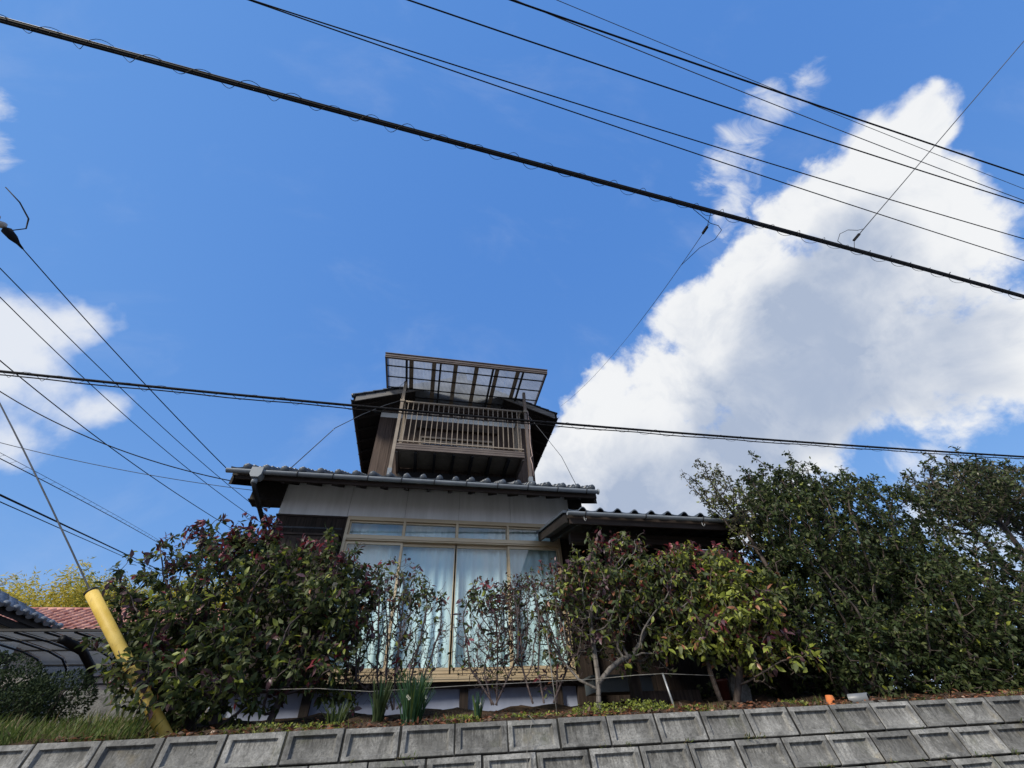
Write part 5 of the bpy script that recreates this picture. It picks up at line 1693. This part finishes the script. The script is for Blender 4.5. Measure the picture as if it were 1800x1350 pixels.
plant('bare_shrub', 'dense tangle of purplish bare twigs left of the grey forked trunk', 'shrub',
      [[(1.40, 5.35, 1.97), (1.36, 5.35, 2.25)], [(1.55, 5.38, 1.97), (1.6, 5.4, 2.3)], [(1.28, 5.36, 1.97), (1.18, 5.36, 2.3)], [(1.5, 5.33, 1.97), (1.78, 5.33, 2.4)]],
      [(1.45, 5.35, 2.72, .42, .35, .62), (1.78, 5.35, 2.8, .38, .33, .58), (1.2, 5.35, 2.85, .27, .28, .46)], 1900, .0019, .062, .42, 2, pick_photinia(.2, .06, .8, .08, .8, .25, .25), M_TWIG, TW,
      [(1.5, 5.35, 3.2, 0, 0, .22), (1.75, 5.35, 3.2, .02, 0, .22), (1.62, 5.35, 3.1, .02, 0, .33)], 280, thin_w=1, leaf_prob=sparse_prob(3.05, .7, .12), wobble=.45, stem_rmax=.011, kill=.045, step=.05)
# the shrub on the forked grey trunk
plant('photinia_shrub', 'photinia shrub on a forked grey trunk with red tips before the dark porch', 'shrub',
      [[(1.92, 5.12, 1.88), (1.95, 5.12, 2.06), (1.965, 5.12, 2.17), (1.975, 5.14, 2.40), (1.99, 5.16, 2.72)], [(1.955, 5.115, 2.10), (2.10, 5.10, 2.22), (2.24, 5.10, 2.30), (2.42, 5.12, 2.35)], [(1.94, 5.12, 2.05), (1.76, 5.16, 2.14), (1.6, 5.18, 2.32)]],
      [(2.5, 5.15, 3.15, .66, .5, .55), (2.1, 5.2, 2.95, .5, .45, .52), (2.95, 5.15, 2.95, .52, .45, .58), (2.6, 5.2, 2.58, .65, .4, .38), (1.7, 5.2, 2.7, .35, .35, .45)],
      1700, .0023, .080, .46, 5, pick_photinia(.5, .18, .16, .10, .80, .52, .26), M_GREYBARK, PH,
      [(1.95, 5.2, 3.3, -.03, 0, .34), (2.35, 5.2, 3.55, -.02, 0, .36), (2.55, 5.2, 3.55, 0, 0, .25), (2.85, 5.2, 3.45, .05, 0, .24), (1.9, 5.2, 3.2, -.1, 0, .16), (3.1, 5.2, 3.3, .05, 0, .25)],
      300, thin_w=2, droop=.5, wobble=.36, stem_rmax=.027, sides=7, leaf_prob=lambda p, tipn: (.95 if p[2] > 2.8 or p[0] > 2.7 else .40) * (1 if tipn else .5))
# bright yellow green shrub
plant('photinia_shrub', 'photinia shrub with bright yellow green leaves and crimson tips beside the big evergreen', 'shrub', [(3.55, 5.15, 1.9), (3.4, 5.2, 1.9)],
      clumps([(3.6, 5.1, 3.08, .68, .45, .55), (4.0, 4.95, 2.75, .62, .4, .52), (3.5, 4.95, 2.5, .6, .4, .42), (4.2, 4.9, 2.45, .45, .35, .35)], 80, .16, .29),
      1050, .0028, .090, .46, 7, pick_photinia(.95, .55, .06, .06, .74, .38, .10), M_BARK, PH,
      [(3.3, 5.15, 3.4, 0, 0, .22), (3.6, 5.15, 3.45, .03, 0, .2), (3.95, 5.15, 3.4, .06, 0, .26), (4.1, 5.1, 3.35, .05, 0, .28), (4.25, 5.1, 3.3, .06, 0, .24), (3.15, 5.1, 3.3, 0, 0, .2)],
      300, thin_w=2, droop=.4, leaf_prob=lambda p, tipn: 1.0 if p[2] > 2.25 else .45)
# tall evergreens at the right
EV = 'evergreens at the right end of the garden'
sh = [(x, 5.4 + random.uniform(-.3, .4), z, random.uniform(-.08, .12), 0, random.uniform(.15, .62)) for x, z in ((5.55, 5.0), (5.75, 5.0), (6.0, 4.9), (6.25, 5.1), (6.5, 5.15), (6.8, 5.0), (7.0, 5.05), (7.25, 4.9), (7.6, 5.0), (7.8, 5.05), (8.0, 4.9), (8.3, 4.7), (5.3, 4.8))]
plant('evergreen_tree', 'big glossy dark evergreen shrub tree behind the terracotta pot and grey pipe', 'tree', [(5.9, 5.5, 1.9), (6.15, 5.6, 1.9), (5.6, 5.3, 1.9), (5.2, 5.2, 1.9), (7.0, 5.4, 1.9)],
      clumps([(5.15, 5.1, 3.95, .78, .6, .88), (6.4, 5.4, 4.05, 1.15, .85, 1.2), (7.6, 5.7, 4.0, 1.2, .85, 1.2), (5.1, 4.95, 2.9, 1.1, .5, .8), (6.5, 5.2, 2.8, 1.4, .75, .95), (7.9, 5.4, 2.9, 1.1, .8, .95), (4.75, 5.1, 2.25, .7, .5, .42), (5.5, 5.0, 2.2, .9, .5, .4), (6.6, 5.0, 2.2, .9, .5, .42), (7.8, 5.0, 2.2, .9, .5, .42), (5.6, 5.4, 2.9, 1.0, .5, .8), (4.75, 5.3, 2.9, .6, .4, .7), (5.6, 6.5, 2.3, 1.5, .4, .5), (8.2, 6.5, 2.3, 1.6, .4, .5)], 230, .24, .44),
      9500, .0032, .068, .48, 10, pick_weights([L_CAM, L_DARK, L_MID, L_LIME], [.55, .27, .17, .03]), M_BARK, EV, sh, 300, step=.11, kill=.12, thin_w=1, droop=.2, stem_rmax=.05, trunk_name='trunk', crown_name='crown', ymin=4.45, shell=.5)
plant('pale_tree', 'loose pale leaved young tree rising in front of the porch gutter end', 'tree', [(4.85, 4.95, 1.86)],
      [(4.22, 4.95, 4.42, .30, .25, .45), (4.48, 4.97, 4.05, .38, .28, .52)], 420, .0024, .054, .42, 5, pick_weights([L_PALE, L_MID, L_LIME], [.6, .25, .15]), M_BARK, EV,
      [(4.05, 4.95, 4.5, -.26, 0, .27), (4.0, 4.95, 4.42, -.30, 0, .20), (4.2, 4.95, 4.68, -.04, 0, .32), (4.37, 4.95, 4.68, .10, 0, .24), (3.97, 4.95, 4.25, -.2, 0, .1), (4.53, 4.95, 4.5, .1, 0, .2)], 120, step=.08, kill=.09, thin_w=2, extra_along=2, trunk_name='trunk', crown_name='crown', stem_rmax=.03)
sh = [(x, 5.9 + random.uniform(-.3, .3), z, random.uniform(-.2, .15), 0, random.uniform(.3, .5)) for x, z in ((10.3, 5.6), (10.8, 5.8), (11.3, 5.9), (11.9, 5.8), (12.4, 5.7), (13.0, 5.8), (9.9, 5.2), (9.5, 4.7))]
plant('leaning_tree', 'thin leaved tree with bare leaning limbs against the white cloud at the right edge', 'tree', [(11.6, 6.3, 2.0), (11.9, 6.4, 2.0), (11.3, 6.3, 2.0)],
      [(10.9, 5.9, 5.35, 1.1, .8, .6), (12.3, 6.2, 5.5, 1.3, .9, .7), (9.9, 5.7, 4.7, .6, .6, .55), (13.6, 6.3, 5.3, 1.1, .9, .8)],
      2300, .0038, .086, .42, 7, pick_weights([L_CAM, L_MID, L_PALE, L_DARK], [.4, .25, .15, .2]), M_BARK, EV, sh, 200, step=.13, kill=.15, thin_w=1, extra_along=2, trunk_name='trunk', crown_name='crown', stem_rmax=.05)
plant('evergreen_shrub', 'dark shadowy evergreen shrub low at the right edge above the wall', 'shrub', [(9.3, 5.4, 1.9), (10.3, 5.5, 1.9), (11.5, 5.5, 1.9), (8.6, 5.2, 1.9)],
      clumps([(9.2, 5.3, 2.95, 1.05, .8, 1.05), (10.3, 5.4, 2.95, 1.1, .8, 1.1), (11.6, 5.5, 2.7, 1.2, .8, 1.1), (8.5, 5.0, 2.4, .9, .55, .6), (7.3, 5.9, 2.5, .9, .5, .6), (12.8, 5.5, 2.6, 1.1, .8, 1.0)], 150, .30, .52),
      3600, .0036, .084, .46, 7, pick_weights([L_CAM, L_DARK, L_MID], [.75, .25, .04]), M_BARK, EV, (), 150, step=.12, kill=.14, thin_w=1, trunk_name='branches', ymin=4.4)

# clipped bushes at the left
def clipped(label, ells, n, base):
    root = thing('clipped_bush', label, 'bush', base, 'clipped bushes beside the grass')
    pts, nn = [], []
    vol = np.array([e[3] * e[5] for e in ells])
    for e, v in zip(ells, vol / vol.sum()):
        k = int(n * v)
        u = unit(rng.normal(size=(k, 3)))
        r = np.where(rng.uniform(size=k) < .75, 1 - .10 * rng.uniform(size=k), rng.uniform(.4, .9, k)) * (1 + .05 * np.sin(9 * u[:, 0]) * np.sin(8 * u[:, 2]))
        pts.append(np.array(e[:3]) + u * r[:, None] * np.array(e[3:6]))
        nn.append(u)
    P, U = np.concatenate(pts), np.concatenate(nn)
    d = U + rng.normal(0, .8, P.shape) + np.array([0, 0, .4])
    me = leaves_mesh('foliage', P - np.array(base), d, U + rng.normal(0, .6, P.shape), rng.uniform(.022, .042, len(P)), .5, (rng.uniform(size=len(P)) > .72).astype(int), [L_HEDGE, L_DARK], True)
    link('foliage', me, root, kind='stuff')
    st = MB()
    for k in range(9):
        e = ells[k % len(ells)]
        st.tube([(base[0] + rng.uniform(-.1, .1), base[1] + rng.uniform(-.1, .1), base[2] - .1), (e[0] + rng.uniform(-.5, .5) * e[3], e[1] + rng.uniform(-.4, .4) * e[4], e[2] + .3 * e[5])], [.018, .008], 6)
    st.build('stems', M_BARK, root)


clipped('taller rounded clipped bush at the left edge below the neighbouring roof', [(-4.65, 6.6, 2.35, .52, .5, .34), (-4.3, 6.5, 2.25, .32, .35, .28), (-5.3, 6.7, 2.35, .5, .5, .32)], 9000, (-4.6, 6.6, 2.0))
clipped('lower rounded clipped bush between the taller one and the yard wall', [(-3.80, 6.5, 2.22, .30, .35, .27), (-4.02, 6.4, 2.15, .28, .3, .24)], 5500, (-3.9, 6.5, 2.0))

# ------------------------------------------------------------------ grass, bulbs, ground cover, litter
def blades(n, area, hmin, hmax, wid, mats, weights, lean=.35):
    P, Dv, Nv, S, M_ = [], [], [], [], []
    while len(P) < n:
        x, y = area()
        P.append((x, y, ground_z(x, y) - .01))
        Dv.append((rng.normal(0, lean), rng.normal(-.1, lean), 1))
        Nv.append((rng.normal(), rng.normal() - .4, rng.normal(0, .2)))
        S.append(rng.uniform(hmin, hmax) * (0.7 + .6 * (.5 + .5 * math.sin(x * 7 + 3 * math.sin(y * 5)))))
    w = np.cumsum(np.array(weights) / sum(weights))
    mi = (rng.uniform(size=(n, 1)) > w).sum(1).clip(0, len(mats) - 1)
    return np.array(P), np.array(Dv, float), np.array(Nv, float), np.array(S), mi


def left_strip():
    x = rng.uniform(-7.5, -2.0)
    y = edge_y(x) + .06 + abs(rng.normal(0, .9))
    return x, min(y, 7.2)


P, d, n, S, mi = blades(15000, left_strip, .05, .17, .06, [L_GRASS, L_STRAW], [.83, .17])
link('grass', leaves_mesh('grass', P, d, n, S, .055, mi, [L_GRASS, L_STRAW], True), None, kind='stuff', label='rough grass growing on the bank above the wall at the left', category='grass')


def rim():
    while True:
        x = rng.uniform(-2.2, 9.0)
        y = edge_y(x) + .08 + abs(rng.normal(0, .28))
        if math.sin(3.1 * x + 2 * math.sin(2.3 * x)) + .6 * math.sin(9 * x + 5 * y) + rng.normal(0, .35) > .55 - (.5 if x < 3 else 0):
            return x, y


P, d, n, S, mi = blades(2600, rim, .015, .085, .06, [L_GRASS, L_STRAW, L_LIME], [.5, .35, .15], .6)
link('weeds', leaves_mesh('weeds', P, d, n, S, .07, mi, [L_GRASS, L_STRAW, L_LIME], True), None, kind='stuff', label='short weeds along the soil edge on top of the wall', category='weeds')


P, d = [], []
for _ in range(70):
    row = rng.integers(1, 4)
    sx_ = rng.uniform(-4.5, 9)
    c = np.array(WALL_P + wx * sx_ - wz * (row * BH - .006) + wn * .004)
    for k in range(rng.integers(4, 12)):
        P.append(c + np.array([rng.normal(0, .018), 0, rng.normal(0, .004)]))
        d.append((rng.normal(0, .6), -.5 + rng.normal(0, .3), rng.normal(.35, .5)))
P, d = np.array(P), np.array(d)
link('joint_weeds', leaves_mesh('joint_weeds', P, d, rng.normal(size=P.shape), rng.uniform(.015, .055, len(P)), .16, (rng.uniform(size=len(P)) > .6).astype(int), [L_GRASS, L_STRAW], True), None, kind='stuff',
     label='small weeds rooted in the joints of the block wall', category='weeds')


def cover_pts(n, spots, spread_z):
    P, N_ = [], []
    for _ in range(n):
        cx, cy, rx, ry, h = spots[rng.integers(len(spots))]
        a, r = rng.uniform(0, 6.28), math.sqrt(rng.uniform())
        x, y = cx + rx * r * math.cos(a), cy + ry * r * math.sin(a)
        if y < edge_y(x) + .03:
            y = edge_y(x) + .03 + rng.uniform(0, .05)
        P.append((x, y, ground_z(x, y) + h * (1 - r * r) * rng.uniform(.2, 1.0)))
        N_.append(rng.normal(0, .5, 3) + np.array([0, -.3, 1]))
    return np.array(P), np.array(N_)


spots = [(1.75, 4.75, .30, .25, .10), (2.15, 4.8, .35, .25, .11), (2.35, 4.72, .2, .2, .09), (1.1, 4.6, .3, .14, .05), (.9, 4.6, .25, .12, .04), (.45, 4.65, .2, .12, .05), (-1.2, 4.75, .5, .2, .06), (-.7, 4.7, .35, .16, .05), (2.7, 4.6, .2, .12, .04), (3.7, 4.5, .2, .1, .05)]
P, N_ = cover_pts(5200, spots, .1)
link('ground_cover', leaves_mesh('ground_cover', P, unit(rng.normal(size=P.shape)) + np.array([0, 0, .4]), N_, rng.uniform(.014, .034, len(P)), .7, (rng.uniform(size=len(P)) > .6).astype(int), [L_LIME, L_MID], True), None, kind='stuff',
     label='low yellow green ground cover at the feet of the shrubs', category='ground cover')
P = []
for _ in range(2600):
    x = rng.uniform(-2.6, 8)
    y = edge_y(x) + .04 + abs(rng.normal(0, .35))
    P.append((x, y, ground_z(x, y) + rng.uniform(.006, .035)))
P = np.array(P)
link('leaf_litter', leaves_mesh('leaf_litter', P, rng.normal(size=P.shape) * np.array([1, 1, .25]), rng.normal(0, .4, P.shape) + np.array([0, 0, 1]), rng.uniform(.03, .075, len(P)), .45, (rng.uniform(size=len(P)) > .55).astype(int),
     [L_BROWN, varied('dead_leaf', (.045, .028, .02), (.11, .07, .045), (30, 30, 30), .85)], True), None, kind='stuff', label='dry fallen leaves on the soil above the wall', category='leaf litter')


def bulb_clump(label, x, y, r, h, n, flowers, mats=(L_DAFF, L_GRASS)):
    z0 = ground_z(x, y) - .01
    root = thing('daffodil_clump', label, 'flower clump', (x, y, z0), 'daffodil clumps below the window')
    m_ = MB()
    for k in range(n):
        a, rr = rng.uniform(0, 6.28), r * .45 * math.sqrt(rng.uniform())
        bx, by = x + rr * math.cos(a), y + rr * math.sin(a)
        hh = h * rng.uniform(.6, 1.1)
        out = r * rng.uniform(.1, 1.0)
        oa = a + rng.normal(0, .5)
        tip = Vector((bx + out * math.cos(oa), by + out * math.sin(oa), z0 + hh))
        mid = Vector((bx + .35 * out * math.cos(oa), by + .35 * out * math.sin(oa), z0 + hh * .55))
        s = Vector((-math.sin(oa + .5), math.cos(oa + .5), 0)) * .0065
        b = Vector((bx, by, z0))
        m_.add([b - s, b + s, mid + s, mid - s, tip + s * .4, tip - s * .4], [(0, 1, 2, 3), (3, 2, 4, 5)], int(rng.uniform() > .8), True)
    m_.build('leaves', list(mats), root, kind='stuff')
    for fx, fz in flowers:
        f = MB()
        c = Vector((x + fx, y - r * .7, z0 + fz))
        for k in range(6):
            a = k * math.pi / 3
            e = Vector((math.cos(a), -.25, math.sin(a)))
            t_ = Vector((-math.sin(a), 0, math.cos(a)))
            f.add([c, c + e * .008 + t_ * .004, c + e * .014, c + e * .008 - t_ * .004], [(0, 1, 2, 3)])
        f.tube([c + Vector((0, -.002, 0)), c + Vector((0, -.012, 0))], [.003, .0045], 8, 1, False)
        f.tube([c, c + Vector((0, .01, -.03)), Vector((x + fx * .4, y, z0))], .002, 4, 2)
        f.build('flower', [M_PETAL, L_LIME, L_DAFF], root)


bulb_clump('tallest fresh green daffodil clump with tiny white flowers below the window', .03, 4.66, .17, .36, 170, ((-.06, .20), (-.045, .185), (.10, .19)))
bulb_clump('dark daffodil clump behind and left of the flowering one', -.27, 4.80, .10, .34, 80, (), (L_DARK, L_DAFF))
bulb_clump('small upright daffodil clump between the flowering one and the forked trunk', .61, 4.72, .06, .21, 40, ((.01, .13),))
bulb_clump('low straggly daffodil clump left of the dark one', -.62, 4.85, .14, .20, 60, (), (L_DARK, L_GRASS))

# bamboo grove on the slope behind the red roof
P, Dv = [], []
for k in range(420):
    x, y = rng.uniform(-38, -13), rng.uniform(37, 46)
    h = 12.6 + (0.9 if -27 < x < -24 else 0) + max(0, (x + 24) * .10) + rng.normal(0, .55) + (y - 40) * .10
    z0 = ground_z(x, y)
    lx, ly = rng.normal(0, .7), rng.normal(-.3, .5)
    for j in range(300):
        u = rng.uniform(.30, 1.0) ** .8
        sp_ = .95 * (1.15 - u) + .12
        q = np.array([x + lx * u * u + rng.normal(0, sp_), y + ly * u * u + rng.normal(0, sp_), z0 + (h - z0) * u - .12 * abs(rng.normal())])
        P.append(q)
        Dv.append((rng.normal(lx * .6, .8), rng.normal(0, .8), rng.normal(-.25, .55)))
P, Dv = np.array(P), np.array(Dv)
mi = (rng.uniform(size=len(P)) > (.85 - .55 * (P[:, 0] > -24.5))).astype(int)
link('bamboo_grove', leaves_mesh('bamboo_grove', P, Dv, rng.normal(size=P.shape) + np.array([0, 0, .6]), rng.uniform(.15, .42, len(P)), .28, mi, [L_BAMBOO, L_BAMBOO2], True), None, kind='stuff',
     label='yellowing bamboo grove on the slope behind the red roof', category='bamboo grove')
st = MB()
a, b = np.array([-25.2, 34, 9.0]), np.array([-22.9, 34, 12.1])
a, b = np.array([-24.4, 30, 9.1]), np.array([-23.2, 30, 11.0])
st.tube([a - np.array([.9, 0, 3.2]), a, (a + b) / 2 + np.array([-.08, 0, .08]), b], [.05, .04, .025, .008], 6)
for k in range(46):
    u = rng.uniform(0, 1)
    q = a + (b - a) * u
    s_ = rng.uniform(.15, .42) * (1.1 - .5 * u)
    e = q + np.array([rng.normal(.2, .5), rng.normal(0, .4), rng.uniform(.1, .8)]) * s_
    st.tube([q, (q + e) / 2 + np.array([0, 0, .03]), e], [.012, .01, .004], 4, caps=False)
tag(st.build('bare_bamboo', varied('bleached_stem', (.34, .32, .26), (.5, .48, .40), (5, 5, 5), .8)), 'bleached bare bamboo tip sticking up beside the neighbouring roof', 'bamboo')

# ------------------------------------------------------------------ small things on the soil
def lathe(m_, c, prof, axis=(0, 0, 1), n=24, mi=0):
    c, ax = Vector(c), Vector(axis).normalized()
    s = ax.orthogonal().normalized()
    t_ = ax.cross(s)
    vs, fs = [], []
    for r, h in prof:
        for k in range(n):
            a = 2 * math.pi * k / n
            vs.append(c + ax * h + (s * math.cos(a) + t_ * math.sin(a)) * r)
    for i in range(len(prof) - 1):
        for k in range(n):
            j = (k + 1) % n
            fs.append((i * n + k, i * n + j, (i + 1) * n + j, (i + 1) * n + k))
    return m_.add(vs, fs, mi, True)


gz = ground_z(4.0, 4.33)
pot = lathe(MB(), (4.0, 4.33, gz - .005), [(.001, .088), (.012, .088), (.013, .084), (.028, .086), (.033, .083), (.040, .022), (.044, .021), (.045, .002), (.041, .0), (.036, .006), (.030, .075)], (.12, -.05, 1))
tag(pot.build('flower_pot', M_TERRA), 'small terracotta flower pot upside down on the wall edge', 'flower pot')
gz = ground_z(4.6, 4.3)
pp = MB()
ax = Vector((.50, -.85, -.03)).normalized()
lathe(pp, Vector((4.32, 4.42, gz + .047)), [(.044, 0), (.044, .17), (.037, .17)], ax, 24)
lathe(pp, Vector((4.32, 4.42, gz + .047)), [(.037, .17), (.0365, .02), (.001, .02)], ax, 24, 1)  # inside of the pipe coloured near black, its shade put into the material
tag(pp.build('drain_pipe', [M_PVC, M_MORTAR_AND_SHADE]), 'short piece of grey plastic pipe lying on the wall edge', 'pipe')
gz = ground_z(4.35, 4.25)
sl = MB()
sl.prism([(4.20, 4.17), (4.45, 4.14), (4.50, 4.26), (4.36, 4.31), (4.22, 4.28)], gz + .004, gz + .022, 'z')
tag(sl.build('slate_piece', M_BLOCK), 'flat broken slab of grey concrete beside the plastic pipe', 'slab')
sl = MB()
sl.prism([(4.56, 4.20), (4.74, 4.17), (4.80, 4.27), (4.62, 4.32)], gz + .006, gz + .028, 'z')
tag(sl.build('slate_piece', M_MORTAR_AND_SHADE), 'dark broken piece of board beyond the pipe opening', 'slab')
gz = ground_z(3.1, 5.75)
pl = thing('planter_box', 'long weathered wooden planter box under the forked trunk shrub', 'planter', (3.1, 5.8, gz))
MB().box(2.68, 3.50, 5.74, 5.765, gz - .03, gz + .125).build('front_board', M_WOODT, pl)
MB().box(2.68, 3.50, 5.965, 5.99, gz - .03, gz + .125).build('back_board', M_WOODT, pl)
MB().box(2.68, 2.705, 5.766, 5.964, gz - .03, gz + .125).build('end_board', M_WOODT, pl)
MB().box(3.475, 3.50, 5.766, 5.964, gz - .03, gz + .125).build('end_board', M_WOODT, pl)
MB().box(2.706, 3.474, 5.766, 5.964, gz, gz + .09).build('soil', M_SOIL, pl)
basin = MB()
basin.prism([(2.25, 6.05), (3.05, 6.05), (3.05, 6.4), (2.25, 6.4)], 2.12, 2.27, 'z')
basin.box(2.22, 3.08, 6.02, 6.43, 2.271, 2.295)
tag(basin.build('storage_box', varied('blue_grey_plastic', (.05, .065, .075), (.075, .09, .10), (3, 3, 3), .5)), 'dark blue grey plastic storage box behind the planter', 'box')
gz = ground_z(3.9, 5.6)
so = MB()
out = [(3.80, gz - .02), (4.02, gz - .02), (4.05, gz + .10), (4.0, gz + .22), (3.92, gz + .27), (3.84, gz + .23), (3.79, gz + .11)]
so.prism(out, 5.52, 5.58, 'y')
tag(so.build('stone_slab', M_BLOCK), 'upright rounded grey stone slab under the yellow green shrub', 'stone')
p2 = lathe(MB(), (3.66, 5.5, gz - .01), [(.001, 0), (.06, 0), (.085, .18), (.095, .18), (.095, .21), (.08, .21), (.075, .17), (.001, .17)])
tag(p2.build('flower_pot', varied('dark_red_glaze', (.07, .018, .014), (.11, .03, .022), (9, 9, 9), .35)), 'dark red glazed pot beside the upright stone slab', 'flower pot')
# strings and stake along the shrubs
tag(MB().tube([(2.612, 4.9, 2.15), (2.640, 4.86, 1.78)], .011, 8).build('steel_stake', M_GALV), 'leaning galvanised steel stake holding the garden string', 'stake')
pts = [(-1.6, 5.0, 2.10), (-.85, 4.92, 2.09), (-.38, 4.9, 2.055), (.5, 4.92, 2.085), (1.2, 4.93, 2.10), (1.93, 5.08, 2.135), (2.3, 4.92, 2.14), (2.61, 4.89, 2.145), (3.2, 4.9, 2.12)]
tag(MB().tube(pts, .003, 5).build('garden_string', M_STRING), 'pale string stretched level along the shrubs past the forked trunk', 'string')
tag(MB().tube([(1.42, 4.95, 1.80), (1.405, 4.97, 2.2), (1.40, 5.0, 2.55)], .0045, 6).build('garden_cane', M_STRING), 'thin pale cane standing left of the forked trunk', 'cane')
tag(MB().tube([(.98, 4.29, 1.80), (.99, 4.20, 1.77), (.955, 4.205, 1.66), (.93, 4.20, 1.56), (.925, 4.17, 1.45)], .0028, 4).build('dry_stem', M_STRING), 'thin dry stem hanging down over the wall face', 'stem')
